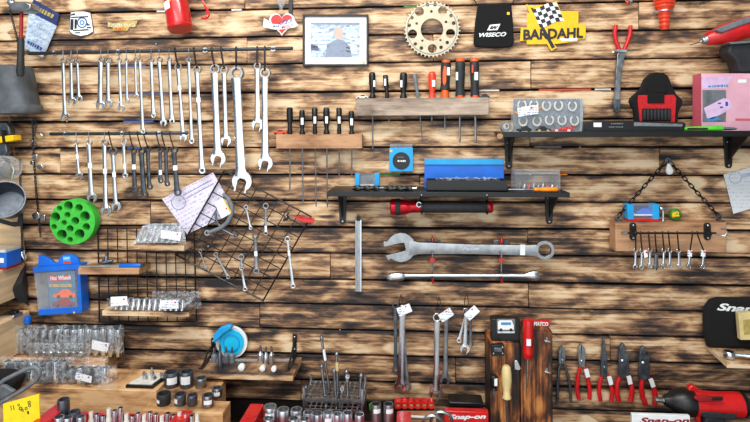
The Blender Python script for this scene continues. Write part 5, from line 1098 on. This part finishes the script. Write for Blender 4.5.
# chrome sockets in the second tray
zt2 = P(330, 422, .30).z - .03
tray('red metal tray of chrome-rimmed sockets before the wire socket rack', 257, 403.5, 404, 411, .24, .40, 420, zt2)
row = [(270, 406, .262, 6.6), (283, 409, .268, 6.2), (296.5, 409, .268, 6.0), (308, 412, .275, 5.0), (317.5, 413, .275, 5.4), (328, 412, .275, 5.0), (337.5, 413.5, .275, 5.0), (347.5, 412.5, .275, 5.2), (359.5, 414, .275, 4.8), (293.5, 418, .305, 5), (304.5, 418.6, .305, 5), (268.5, 418, .30, 5.4)]
for k, (px, py, d, r) in enumerate(row): socket(f"chrome-rimmed dark socket in the {'main' if k < 9 else 'front'} row before the rack, {ORD[k if k < 9 else k-9]} from the wooden step", px, py, d, r, zt2, 'satin', 'chrome-rimmed sockets in the red tray', .97, 'socket', (.4, .75, .2) if k in (0, 2, 5) else None)
for px, py, lab in ((376, 403.5, 'tall chrome-rimmed socket beside the wire rack'), (388.5, 403.5, 'tall chrome-rimmed socket beside the red spring clips')): socket(lab, px, py, .262, 5.2, zt2, 'steel', 'two tall sockets', 1.0, 'deep_socket', (.68, .86, .3))
# wire rack with extension bars
T = thing('socket_rack', 'two-tier grey metal rack holding upright extension bars', 'rack', (335, 412, .2)); xa, xb_ = P(304, 395, .225).x, P(362, 395, .225).x
def tier(yf, nm):
    z = P(330, yf, .225).z
    for y in (-.13, -.225): part(T, 'tier_rail', MB().box((xa, y-.002, z-.0035), (xb_, y+.002, z+.0035)), 'steel')
    for i in range(12): x = xa + (xb_-xa)*i/11; part(T, 'tier_wire', MB().box((x-.0014, -.225, z-.0014), (x+.0014, -.13, z+.0014)), 'steel')
    for j in range(1, 5): y = -.13-.095*j/5; part(T, 'tier_wire', MB().box((xa, y-.0014, z-.0012), (xb_, y+.0014, z+.0018)), 'steel')
tier(400, 'upper'); tier(410.5, 'lower')
for x in (xa, xb_):
    for y in (-.13, -.225): part(T, 'corner_post', MB().box((x-.003, y-.003, ZB), (x+.003, y+.003, P(330, 388, .225).z if (y < -.2) else P(330, 392, .225).z)), 'steel')
zr = P(330, 410.5, .225).z
for xt, yt, xb, yb, d, r, lab, st in [(321.5, 335.5, 332, 404, .17, 1.35, 'longest slanting extension bar in the rack', 1), (321.6, 364, 326.5, 404, .2, 1.5, 'short slanting extension bar beside the longest', 0), (336.6, 351.5, 338.5, 404, .18, 1.5, 'middle-height extension bar with yellow band in the rack', 2), (334, 368, 336.5, 404, .205, 1.3, 'thin short extension bar before the yellow-banded one', 0), (346.4, 369, 348.8, 404, .19, 1.6, 'extension bar with a ring joint in the rack', 3), (361, 373, 359.5, 402, .2, 1.7, 'stout extension bar at the rack end beside the tall sockets', 0), (305.6, 385, 305.8, 404, .21, 1.6, 'shortest stub bar at the rack end beside the shelf', 0), (342, 389, 339.5, 404, .215, 1.2, 'little ring-topped bar in the rack', 4)]:
    T2 = thing('extension_bar', lab, 'extension bar', (xb, yb, d), 'bars in the rack')
    part(T2, 'bar', MB().pl((xt, yt+3, d), (xb, yb+3, d), [(0, r), (.6, r), (.7, r*1.3), (1, r*1.3)], 10), 'steel'); part(T2, 'drive_end', MB().pl((xt-.1, yt, d), (xt+.3, yt+4, d), [(0, r*.9), (.4, r*1.1), (.5, r*1.35), (1, r*1.35)], 8), 'dark_steel')
    if st in (1, 2, 3): part(T2, 'band', MB().pl((xt+(xb-xt)*.2, yt+(yb-yt)*.2, d), (xt+(xb-xt)*.36, yt+(yb-yt)*.36, d), [(0, r*1.12), (1, r*1.12)], 10), 'label' if st == 1 else 'cream' if st == 2 else 'satin')
    if st in (3, 4): part(T2, 'ring_joint', MB().pr(xt+(1 if st == 3 else 0), yt+(8 if st == 3 else 0), 2.1, 1.0, d-.002, d+.006, 12), 'satin')
solo('leaf_sprig', 'green plastic tab behind the tall sockets', 'tab', MB().pp([(369, 405), (371, 403.5), (373, 405), (372, 411), (369.4, 410)], .2, .205), 'leaf')
# red spring clips
T = thing('clip_rail', 'black rail of six red spring clips at the foot of the wall', 'clip rail', (415, 412, .1)); part(T, 'rail', MB().pb(394, 409, 434, 414, .06, .075), 'black_metal')
for k in range(6):
    x = 398 + 6.6*k; cl = part(T, 'clip', MB().pr(x, 405.6, 3.7, 2.2, .075, .1, 14), 'red'); part(cl, 'clip_pad', MB().pd(x, 406.4, 2.3, .08, .092, 12), 'cream')
part(T, 'support', MB().box((P(396, 414, .07).x, -.06, ZB), (P(432, 414, .07).x, -.075, P(410, 412, .07).z)), 'black_metal')
solo('white_stick', 'pale stick lying before the red spring clips', 'stick', MB().pl((410, 416.5, .14), (432, 417.5, .14), [(0, 1.3), (1, 1.3)], 8), 'offwhite')
solo('wood_stub', 'tan wooden strip lying behind the silver clamp loops', 'wood strip', MB().pb(400, 418.5, 436, 428, .1, .14), 'tan_wood')
T = thing('hose_clamp', 'thick silver wire loops standing before the red lettered box', 'clamp', (440, 422, .27))
for k, (cx, cy, r, dd) in enumerate(((432, 424, 8.4, .28), (441.5, 421.5, 9.6, .26))):
    part(T, 'loop', MB().pt([(cx + r*1.1*math.cos(a), cy - r*math.sin(a), dd+.01*math.sin(a)) for a in [math.pi*(-.15 + 1.3*i/16) for i in range(17)]], 1.7, 10), 'satin')
# red lettered box and black box behind it
T = thing('red_lettered_box', 'red box with white italic lettering standing beside the wood blocks', 'box', (466, 422, .16)); part(T, 'box', MB().box((P(444.5, 409.5, .17).x, -.15, ZB), (P(488.5, 409.5, .17).x, -.17, P(466, 411.6, .17).z)), 'red', .002)
text(T, 'Snap-on', 467.5, 417.4, 37, 6.0, .1712, 'label', 1, .3, .035)
T = thing('black_case', 'black ribbed case behind the red lettered box', 'case', (466, 409, .08)); part(T, 'body', MB().box((P(449, 403, .09).x, -.04, ZB), (P(483.5, 403, .09).x, -.09, P(466, 402.6, .09).z)), 'black_plastic', .003); part(T, 'rib', MB().pb(449, 405.4, 483.6, 406.4, .088, .0915), 'black_metal')

# ================================================================== TWO UPRIGHT WOOD BLOCKS WITH HANDLES ON THEM
def block(label, xa, xb, yt, d, m='block_wood'):
    a, b = P(xa, yt, d), P(xb, yt, d); return solo('wood_block', label, 'wood block', MB().box((a.x, 0, ZB), (b.x, -d, a.z)), m, bevel=.002), a.z
_, zb1 = block('shorter scorched upright wood block under the toy van box', 489.5, 520, 343, .10); _, zb2 = block('taller scorched upright wood block with the red screwdriver', 520.6, 552.5, 331.5, .098)
T = thing('toy_van_box', 'black display box with a white toy van on the shorter block', 'toy box', (506, 338, .07)); yb = zpx(506, zb1, .085)
part(T, 'box', MB().pb(491.5, 319, 520, yb, .055, .085), 'black_plastic', .0015); part(T, 'window_panel', MB().pp(rotpts(rrect(18, 14.5, 1.2), 506, 326.2, 0), .085, .0862), 'grey_plastic'); part(T, 'van_body', MB().pp([(498, 330), (498, 322.5), (500, 320.8), (512, 320.8), (514, 325.4), (514, 330)], .086, .092), 'white', .001); part(T, 'van_window', MB().pb(501, 322.4, 511, 325, .092, .0926), 'teal')
for x in (501, 511): part(T, 'van_wheel', MB().pd(x, 330, 1.5, .087, .0935, 12), 'ink')
part(T, 'lower_panel', MB().pb(498, 331.2, 514.5, 333, .086, .0868), 'label')
T = thing('lettered_plate', 'small red plate with white lettering on the taller block', 'plate', (541, 329, .05)); yb = zpx(541, zb2, .06); part(T, 'plate', MB().pb(523, 320.5, 550, yb, .04, .05), 'red', .001); text(T, 'MATCO', 541, 324, 14.5, 4.2, .0508, 'label', -3, .2, .04)
d = .115
T = thing('screwdriver', 'large red-handled screwdriver fixed on the taller wood block', 'screwdriver', (527.8, 387, d)); part(T, 'handle', MB().pl((528.4, 319, d), (527.6, 358, d), [(0, 3.2), (.03, 4.8), (.12, 5.4), (.4, 5.2), (.62, 4.6), (.8, 5.4), (.88, 5.6), (.92, 4.9), (1, 4.2)], 10), 'red'); part(T, 'blade_shaft', MB().pl((527.6, 357, d), (527, 387, d), [(0, 1.2), (.9, 1.2), (1, .8)], 10), 'steel'); part(T, 'price_sticker', MB().pb(526.6, 339.5, 531, 346, d+.012, d+.0152), 'label')
T = thing('screwdriver', 'cream-handled screwdriver fixed on the shorter wood block', 'screwdriver', (506, 422, d)); part(T, 'handle', MB().pl((506.4, 365.5, d), (506.8, 399, d), [(0, 2.6), (.04, 4.0), (.2, 5.0), (.45, 5.2), (.7, 3.8), (.85, 3.6), (.93, 4.5), (.97, 4.4), (1, 3.0)], 14), 'cream'); part(T, 'blade_shaft', MB().pl((506.8, 398, d), (507.4, 432, d), [(0, 1.0), (1, 1.0)], 10), 'steel')
T = thing('screwdriver', 'stubby black screwdriver fixed on the edge of the shorter block', 'screwdriver', (494, 400, d)); part(T, 'handle', MB().pl((493.8, 375, d), (494, 390, d), [(0, 2.4), (.1, 4.2), (.5, 4.6), (.7, 4.2), (.8, 3.2), (.95, 3.8), (1, 2)], 14), 'black_plastic'); part(T, 'blade_shaft', MB().pl((494, 389, d), (494.2, 401, d), [(0, .9), (1, .8)], 8), 'steel'); part(T, 'price_sticker', MB().pb(494.4, 379, 497.4, 386, d+.008, d+.0125), 'label')
T = thing('tool_clip', 'small black clip plate with bright screws on the shorter block', 'clip', (498, 356, .105)); part(T, 'plate', MB().pp(rotpts(rrect(13, 11, 1.5), 498, 350.4, 3), .1005, .115), 'black_plastic', .001)
part(T, 'catch', MB().pb(494, 348, 502, 352, .115, .12), 'gunmetal', .001)
for x, y in ((502.6, 347.4), (493.6, 353.6), (502.6, 353.4)): screw(T, x, y, .115, 1.1)
T = thing('tool_clip', 'small chrome spring clip on the face of the shorter block', 'clip', (517, 370, .104)); part(T, 'leaf', MB().pp([(514.5, 361), (517.5, 360.5), (521, 368.6), (519, 370.6), (514.6, 369.6)], .1005, .112), 'satin', .001)
for y, lab in ((340, 'upper'), (371, 'lower')):
    T = thing('tool_clip', f"empty little spring clip on the taller block, the {lab} one", 'clip', (547, y, .1)); part(T, 'leaf', MB().pp([(544.5, y), (550, y+1), (551, y+2.6), (545, y+2)], .0975, .106), 'satin', .0006); part(T, 'tongue', MB().pp([(546, y-3), (547.6, y-3), (548, y+1), (546, y+1)], .0975, .103), 'steel')

# ================================================================== PLIERS ON THE WALL
def pliers(label, head, legs, hm, gm, piv, r, sticker=None, d=.014, jaws=None):
    T = thing('pliers', label, 'pliers', (piv[0], legs[0][-1][1], d), 'pliers hanging in a row')
    for i, h in enumerate(head): part(T, 'jaw', MB().pp(h, d-.006+.002*i, d+.006+.001*i), hm, .001)
    for lg in legs: part(T, 'handle', MB().pt([(x, y, d) for x, y in lg], [r*.8, r, r*1.05, r][:len(lg)] if len(lg) == 4 else r, 10), gm)
    part(T, 'pivot', MB().dome(piv[0], piv[1], piv[2], d+.0065, .003, 12, 3), 'satin')
    if sticker: part(T, 'price_sticker', MB().pp(rotpts(rrect(4.2, 8, .3), sticker[0], sticker[1], sticker[2]), d+.004, d+.0095), 'label')
    part(T, 'wall_pin', MB().tube([P(piv[0], piv[1], 0), P(piv[0], piv[1], d)], .002), 'gunmetal')
    return T
pliers('bare steel side cutters hanging beside the wood block', [[(559.6, 349), (562, 346.2), (561.8, 353), (562.4, 364), (559, 364), (558.4, 353)], [(564.6, 349), (562.2, 346.2), (562, 353), (561.2, 364), (565, 364), (566, 353)]],
       [[(561, 362), (558.6, 370), (557.6, 385), (557.2, 402)], [(563, 362), (567, 372), (570, 386), (571, 402)]], 'dark_steel', 'gunmetal', (562, 360, 1.2), 1.4)
pliers('red-handled side cutters hanging beside the bare steel cutters', [[(578.4, 349), (581, 344.6), (581.6, 352), (582.4, 367), (579.4, 368), (578, 356)], [(585, 349), (582.2, 344.6), (581.8, 352), (581, 367), (584.8, 368), (585.8, 356)]],
       [[(580.4, 366), (578, 376), (576.8, 388), (578.8, 399)], [(584.6, 366), (587.6, 378), (589.6, 388), (589.4, 399)]], 'steel', 'red_grip', (581.8, 361, 1.3), 2.1, (587.2, 373.5, 15))
pliers('red-handled needle-nose pliers hanging in the row', [[(603, 339), (604.2, 338.6), (604.4, 360), (604.8, 377), (601.2, 377), (601.2, 364), (602.4, 350)], [(605, 339), (604, 338.6), (603.8, 360), (603.4, 377), (607.4, 377), (607.8, 364), (606, 350)]],
       [[(602.4, 374), (599.8, 382), (598.8, 391), (600.6, 401)], [(606.4, 374), (610.6, 383), (612.4, 391), (611, 401)]], 'gunmetal', 'red_grip', (604.2, 367, 1.0), 2.0, (610.4, 381, 15))
def slip(dx, dy): return [[(618.8+dx, 356+dy), (620+dx, 348+dy), (622.4+dx, 344.2+dy), (624.6+dx, 344.6+dy), (626+dx, 349+dy), (624.6+dx, 352+dy), (629+dx, 354.6+dy), (629.4+dx, 362+dy), (629+dx, 376+dy), (624.4+dx, 376.6+dy), (619.6+dx, 366+dy)], [(619+dx, 360+dy), (622+dx, 362+dy), (627+dx, 374+dy), (626+dx, 378+dy), (622+dx, 377.6+dy), (618.6+dx, 377+dy)]]
pliers('black-jawed slip-joint pliers with red handles beside the needle-nose pliers', slip(0, 0), [[(620.4, 375), (617.4, 383), (616.6, 392), (618.8, 401)], [(627.6, 375), (631, 383), (632.2, 392), (630.4, 401)]], 'gunmetal', 'red_grip', (622.6, 361, 2.0), 2.5, (629.8, 380.5, 12))
pliers('black-jawed slip-joint pliers with red handles touching the impact driver nose', slip(20.6, 2.4), [[(642, 378), (641.4, 388), (642.6, 397), (646, 405)], [(650.4, 378), (653.6, 387), (655.2, 396), (654.6, 405)]], 'gunmetal', 'red_grip', (643.2, 363, 2.0), 2.5, (652.4, 383.4, 18))

# ================================================================== IMPACT DRIVER, PLAQUE, CORNER LEDGE
T = thing('impact_wrench', 'red and black cordless impact driver standing on the bench', 'power tool', P(715, 430, .16)); d = .15
part(T, 'anvil', MB().pl((655, 399.6, d), (664, 400, d), [(0, 2.6), (.7, 2.8), (.75, 3.4), (1, 3.6)], 8), 'steel')
part(T, 'gear_case', MB().pl((663, 400, d), (692, 402.5, d), [(0, 3.8), (.06, 5.2), (.25, 8), (.32, 10.6), (.5, 12.4), (.55, 13.4), (.8, 14.2), (1, 13.6)], 24), 'black_plastic')
part(T, 'body', MB().pl((688, 402, d), (744, 405, d), [(0, 12.2), (.1, 13.4), (.3, 12.0), (.5, 11.6), (.8, 12.6), (.93, 12.4), (1, 9)], 20), 'red')
part(T, 'top_ridge', MB().pp([(688.5, 390), (690, 387), (693, 385.4), (697, 387.4), (700, 391.6), (700, 396), (690, 396)], d-.008, d+.008), 'red', .003)
part(T, 'side_inlay', MB().pp([(696, 396.4), (722, 397.4), (723.5, 400.6), (712, 401), (700, 402), (694.6, 399)], d+.028, d+.0355), 'dark_red', .001); part(T, 'vent', MB().pb(712, 397.6, 723, 400.6, d+.03, d+.0365), 'black_plastic')
part(T, 'rear_cap', MB().pl((739.5, 404.6, d), (747, 405, d), [(0, 12.6), (.5, 12.2), (1, 9)], 20), 'black_plastic')
part(T, 'lower_inlay', MB().pp([(701, 411.6), (738, 415), (736, 420), (704, 418)], d+.02, d+.033), 'black_rubber', .002)
hb = P(712, 416, d); part(T, 'grip', MB().box((P(700, 414, d).x, -d+.02, ZB+.04), (P(722, 414, d).x, -d-.022, hb.z+.01)), 'black_rubber', .008); part(T, 'battery', MB().box((P(694, 414, d).x, -d+.035, ZB), (P(738, 414, d).x, -d-.035, ZB+.04)), 'red', .006); part(T, 'trigger', MB().pp([(695, 414), (701, 414.4), (701, 424), (698, 424)], d-.01, d+.012), 'red', .002)
T = thing('white_plaque', 'white plaque with red italic lettering under the impact driver nose', 'plaque', (660, 422, .2)); part(T, 'plaque', MB().box((P(632, 413, .2).x, -.19, ZB), (P(690, 413, .2).x, -.2, P(660, 415, .2).z)), 'label', .001)
text(T, 'Snap-on', 664.5, 421.6, 50, 8, .2012, 'dark_red', 0, .3, .03)
a = P(727, 369, .16); z0 = P(706, 344, .0).z
T = thing('corner_ledge', 'scorched wooden ledge under the black lettered hat', 'ledge', Vector((a.x, -.05, z0-.012))); part(T, 'board', MB().add([(P(706, 343, 0).x, 0, z0), (P(727, 366, .13).x, -.13, z0), (P(800, 366, .13).x, -.13, z0), (P(800, 343, 0).x, 0, z0)] + [(P(706, 343, 0).x, 0, z0-.012), (P(727, 366, .13).x, -.13, z0-.012), (P(800, 366, .13).x, -.13, z0-.012), (P(800, 343, 0).x, 0, z0-.012)], [(0,1,2,3), (4,5,6,7), (0,1,5,4), (1,2,6,5), (2,3,7,6), (3,0,4,7)]), 'shelf_wood', .001)
T = thing('hat', 'black cloth hat with white italic lettering standing on the corner ledge', 'hat', (730, 342, .03)); yb = zpx(735, z0, .03)
part(T, 'crown', MB().pp([(709, yb), (706.2, 332), (705.4, 320), (707, 308), (712, 301), (720, 298.4), (735, 298.8), (760, 299), (760, yb)], .006, .03), 'black_cloth', .008)
text(T, 'Snap-on', 749, 310, 64, 9.6, .0308, 'label', -4, .3, .035)
T = thing('yellow_packet', 'golden printed packet leaning on the black hat', 'packet', (745, 340, .08)); part(T, 'packet', MB().pp([(738.5, 313), (760, 312), (760, 340), (740.5, 340)], .045, .06), 'cream', .001); part(T, 'print', MB().pp([(743, 320), (752, 319), (752, 334), (744, 335)], .06, .0606), 'gold')
T = thing('ratchet', 'chrome ratchet lying on the corner ledge before the black hat', 'ratchet', (735, 350, .1)); 
A = Vector((P(729, 341, .1).x, -.1, z0+.013)); B = A + Vector((.11, -.025, .0)); part(T, 'head', MB().lathe(A + Vector((0, 0, -.010)), A + Vector((0, 0, .008)), [(0, .012), (.2, .0145), (.8, .0145), (1, .012)], 18), 'chrome'); part(T, 'handle', MB().lathe(A + Vector((.01, 0, 0)), B, [(0, .008), (.2, .006), (.5, .0085), (1, .0085)], 12), 'chrome')

# ================================================================== CHAIN-HUNG BLOCK WITH KEY WRENCHES
d = .05; a, b = P(615.4, 221.5, d), P(726.5, 221.5, d); zk = a.z; z2 = P(670, 252, d).z
solo('hanging_block', 'scorched wooden block hung on two chains with a rod of small wrenches', 'wood block', MB().box((a.x, -.003, z2), (b.x, -d, zk)), 'tan_wood', bevel=.002)
chain('block_chain', 'black chain running down to the blue car case end of the hanging block', [(666, 162), (641, 190), (617.5, 217)], .03, 15, 3.4, 6.4, .55)
chain('block_chain', 'black chain running down to the open end of the hanging block', [(670, 162), (695, 190), (719.5, 217)], .03, 15, 3.4, 6.4, .55)
for x, lab in ((618, 'blue car case'), (719.5, 'open')):
    T = thing('eye_bracket', f"dark eye bracket on the {lab} end of the hanging block", 'bracket', (x, 221, .03)); part(T, 'foot', MB().box((P(x-2.5, 219, .03).x, -.02, zk), (P(x+2.5, 219, .03).x, -.044, zk+.004)), 'gunmetal', .001); part(T, 'eye', MB().pr(x, 217.4, 2.6, 1.4, .026, .034, 12), 'gunmetal')
T = thing('wall_eye', 'dark wall eye with white pear tag where both chains meet', 'wall eye', (668, 166, .03)); part(T, 'eye', MB().pr(668, 160.6, 2.8, 1.5, .024, .034, 14), 'gunmetal'); part(T, 'stem', MB().tube([P(668, 160.6, 0), P(668, 160.6, .026)], .003), 'gunmetal'); part(T, 'pear_tag', MB().pl((668.6, 163.6, .036), (670, 174.4, .036), [(0, 1.2), (.2, 2.2), (.65, 4.0), (.9, 3.2), (1, 1.6)], 16, .5), 'white')
T = thing('small_rail', 'thin black rod rail on the hanging block', 'rail', (670, 234, .075)); yr = 233.2
part(T, 'rod', MB().pl((626, yr, .075), (716, yr, .075), [(0, 1.1), (1, 1.1)], 10), 'black_metal'); part(T, 'rod_end', MB().pl((621.6, yr, .075), (627, yr, .075), [(0, 1.5), (1, 1.5)], 10), 'steel')
for x in (633.4, 708): part(T, 'pipe_clamp', MB().pp(rotpts(rrect(6.2, 17.5, 3.0, 4), x, 231.6, 0), .05, .058), 'black_metal', .001); part(T, 'clamp_saddle', MB().pl((x-2.6, yr, .075), (x+2.6, yr, .075), [(0, 2.6), (1, 2.6)], 12), 'black_metal'); screw(T, x, 225.4, .058, 1.3); screw(T, x, 238, .058, 1.3)
part(T, 'curled_end', MB().pt([(713, yr, .075), (719, yr+2.2, .075), (724.5, yr+2.6, .078), (727, yr-.6, .08), (725, yr-4, .08), (721.5, yr-4.2, .08)], 1.0, 8), 'satin')
KW = [((635.7, 250.5), (635.5, 266.6), 'satin'), ((642, 251), (641.6, 267.4), 'satin'), ((650, 250.6), (650.2, 266), 'satin'), ((656.4, 252), (656, 267.6), 'gunmetal'), ((664, 250.6), (663.4, 266.6), 'chrome'), ((670, 250.6), (669.8, 265.8), 'satin'), ((678.8, 250.8), (679.3, 266.4), 'satin'), ((690, 252), (689, 266.6), 'chrome'), ((703.6, 252), (703, 267), 'chrome')]
for i, (A, B, m) in enumerate(KW):
    wrench(f"tiny {'dark' if m == 'gunmetal' else 'silver'} wrench, {ORD[i]} under the hanging block counting from the blue car case end", A, B, 2.4 if i != 3 else 4.2, 2.5, 2.5, .078, m, 'comb' if i % 3 == 0 else 'box', 'tiny wrenches under the hanging block', 'small_wrench')
    hook(A[0] - (1.5 if i else 0) + (4 if i == 7 else -5 if i == 8 else 0), yr, A[1]-2, .078, A[0], .75, 'black_metal', f"black wire hook, {ORD[i]} on the hanging block rod counting from the blue car case end", 'hooks on the hanging block rod', 1.6)
tagcard('white tag on the second tiny wrench under the hanging block', [(643.6, 250.6), (647, 250), (648, 257), (644.4, 258)], .086)
for x, w in ((690.5, 'eighth'), (703.8, 'ninth')): tagcard(f"white tag on the {w} tiny wrench under the hanging block", [(x-2.6, 250), (x+1.8, 250.4), (x+1.4, 256.8), (x-3, 256.2)], .086)
T = thing('car_case', 'clear case with blue ends holding a blue toy car on the hanging block', 'case', (643, 218, .04)); yb = zpx(643, zk, .045)
part(T, 'end_cap', MB().pb(627.6, 204.4, 634, yb-2.2, .012, .045), 'sky', .001); part(T, 'end_cap', MB().pb(653, 204.4, 659.4, yb-2.2, .012, .045), 'sky', .001); part(T, 'clear_body', MB().pb(633.8, 204.8, 653.2, yb-2.3, .013, .044), 'clear'); part(T, 'red_base', MB().pb(628.6, yb-2.4, 659, yb, .012, .046), 'red', .001); part(T, 'car', MB().pp([(637, 214.6), (637.4, 211.6), (641, 210.8), (643, 208.8), (649, 208.8), (651, 211.4), (652.4, 214.6)], .02, .036), 'blue', .001); part(T, 'inner_plate', MB().pb(634, 214.4, 653, 215.6, .016, .04), 'white'); part(T, 'wall_card', MB().pb(634, 205.4, 653, 214, .013, .015), 'navy')
T = thing('chrome_valve', 'small chrome valve fitting between the blue case and green ball', 'valve', (663, 219, .04)); yb = zpx(663, zk, .035); part(T, 'stem', MB().pl((663, yb, .035), (663, 208, .035), [(0, 1.6), (.2, 1.0), (1, 1.2)], 10), 'satin'); part(T, 'cross_body', MB().pl((659.6, 208.6, .035), (668.4, 207.6, .035), [(0, 2.2), (.2, 2.8), (.5, 2.2), (.8, 1.4), (1, 1.6)], 12), 'chrome')
T = thing('green_ball', 'green ball with yellow marking on the hanging block', 'ball', (675.2, 219, .035)); yb = zpx(675, zk, .03); part(T, 'ball', MB().pl((675.2, yb, .03), (675.2, yb-12.4, .03), [((1-math.cos(t))/2, 6.2*math.sin(t)) for t in [math.pi*i/12 for i in range(13)]], 20), 'leaf'); text(T, '#2', 675.6, yb-6.4, 7.4, 5.6, .0492, 'yellow', 5, 0, .05)
T = thing('wall_sheet', 'grey printed sheet with a wrench drawing pinned under the shelf bracket', 'paper', (742, 212, .004)); part(T, 'sheet', MB().pp([(723.6, 174.5), (756, 166), (760, 206), (733.4, 213.8)], .001, .0018), 'paper_grey'); part(T, 'drawn_wrench', MB().pr(735.5, 177.6, 6.6, 5.4, .0018, .0022, 24), 'faint'); part(T, 'drawn_shank', MB().pp([(742, 174), (757, 171), (757, 174.6), (742, 178)], .0018, .0022), 'faint')

# ================================================================== THINGS ON THE SCORCHED WOODEN SHELF
yp = zpx(231.5, zS, .022) - 16.2
T = thing('white_plate', 'white plate with a cyan rubber disc leaning at the wooden shelf back', 'plate', (231.5, 358, .02)); d = .03
part(T, 'plate', MB().pd(231.5, yp, 16.0, .012, .018, 40, 15.6), 'white', .002); part(T, 'plate_rim', MB().pr(231.5, yp, 15.6, 14.2, .016, .022, 40), 'white'); part(T, 'cyan_disc', MB().pd(231, 343, 12.2, .018, .026, 36), 'cyan', .001); part(T, 'disc_ring', MB().pr(231, 343, 8.6, 7.4, .0255, .029, 32), 'sky'); part(T, 'disc_ring', MB().pr(231, 343, 12.2, 11, .0255, .028, 32), 'cyan')
solo('cyan_pouch', 'cyan blue soft packet leaning on the white plate edge', 'packet', MB().pp([(212.5, 341), (213, 335), (219, 328.6), (227, 325.4), (231.6, 325.6), (230.6, 330), (224, 334), (217, 340.6), (214, 344)], .022, .042), 'sky', bevel=.004)
solo('glass_rod', 'thin pale rod lying along the wooden shelf', 'rod', MB().lathe(Vector((P(210, 361, .05).x, -.05, zS+.005)), Vector((P(292, 358, .04).x, -.035, zS+.005)), [(0, .004), (1, .004)], 10), 'clear')
for k, (px, py, rr, lab, m) in enumerate([(214, 353, 2.6, 'beside the bracket under the cyan packet', 'grey_plastic'), (220, 350, 2.4, 'dark tipped, before the white plate edge', 'gunmetal'), (226, 352, 2.8, 'before the white plate middle', 'grey_plastic'), (232, 352.5, 2.6, 'beneath the cyan disc', 'grey_plastic'), (260.5, 351, 2.8, 'first of the group beside the far bracket', 'satin'), (266, 352, 2.2, 'in the middle of the group beside the far bracket', 'satin'), (271.5, 351.5, 2.5, 'nearest the far bracket', 'satin')]):
    dd = .05 if k != 1 else .085; c = P(px, py, dd); mm = mpp(px, py, dd)
    T = thing('small_nozzle', f"grey nozzle on the wooden shelf, {lab}", 'nozzle', Vector((c.x, c.y, zS)), 'nozzles on the wooden shelf'); part(T, 'body', MB().lathe(Vector((c.x, c.y, zS)), c, [(0, rr*mm), (.1, rr*mm*1.05), (.75, rr*mm), (.85, rr*mm*.6), (1, rr*mm*.5)], 14), m)
    part(T, 'tip', MB().lathe(c - Vector((0, 0, .001)), c + Vector((0, 0, .016)), [(0, rr*mm*.5), (.6, rr*mm*.42), (1, rr*mm*.25)], 10), 'gunmetal')
for px, py, r, lab in ((241.6, 363.5, 3.3, 'largest white round cap lying before the plate'), (262.6, 366.5, 2.8, 'white round cap lying before the upright nozzles'), (274, 363.6, 2.6, 'small white round cap lying near the far bracket')):
    dd = .10; c = P(px, py, dd); mm = mpp(px, py, dd); solo('round_cap', lab + ' on the wooden shelf', 'cap', MB().lathe(Vector((c.x, c.y+.006, zS+r*mm)), Vector((c.x, c.y-.006, zS+r*mm)), [(0, r*mm*.8), (.1, r*mm), (.9, r*mm), (1, r*mm*.8)], 18), 'white')
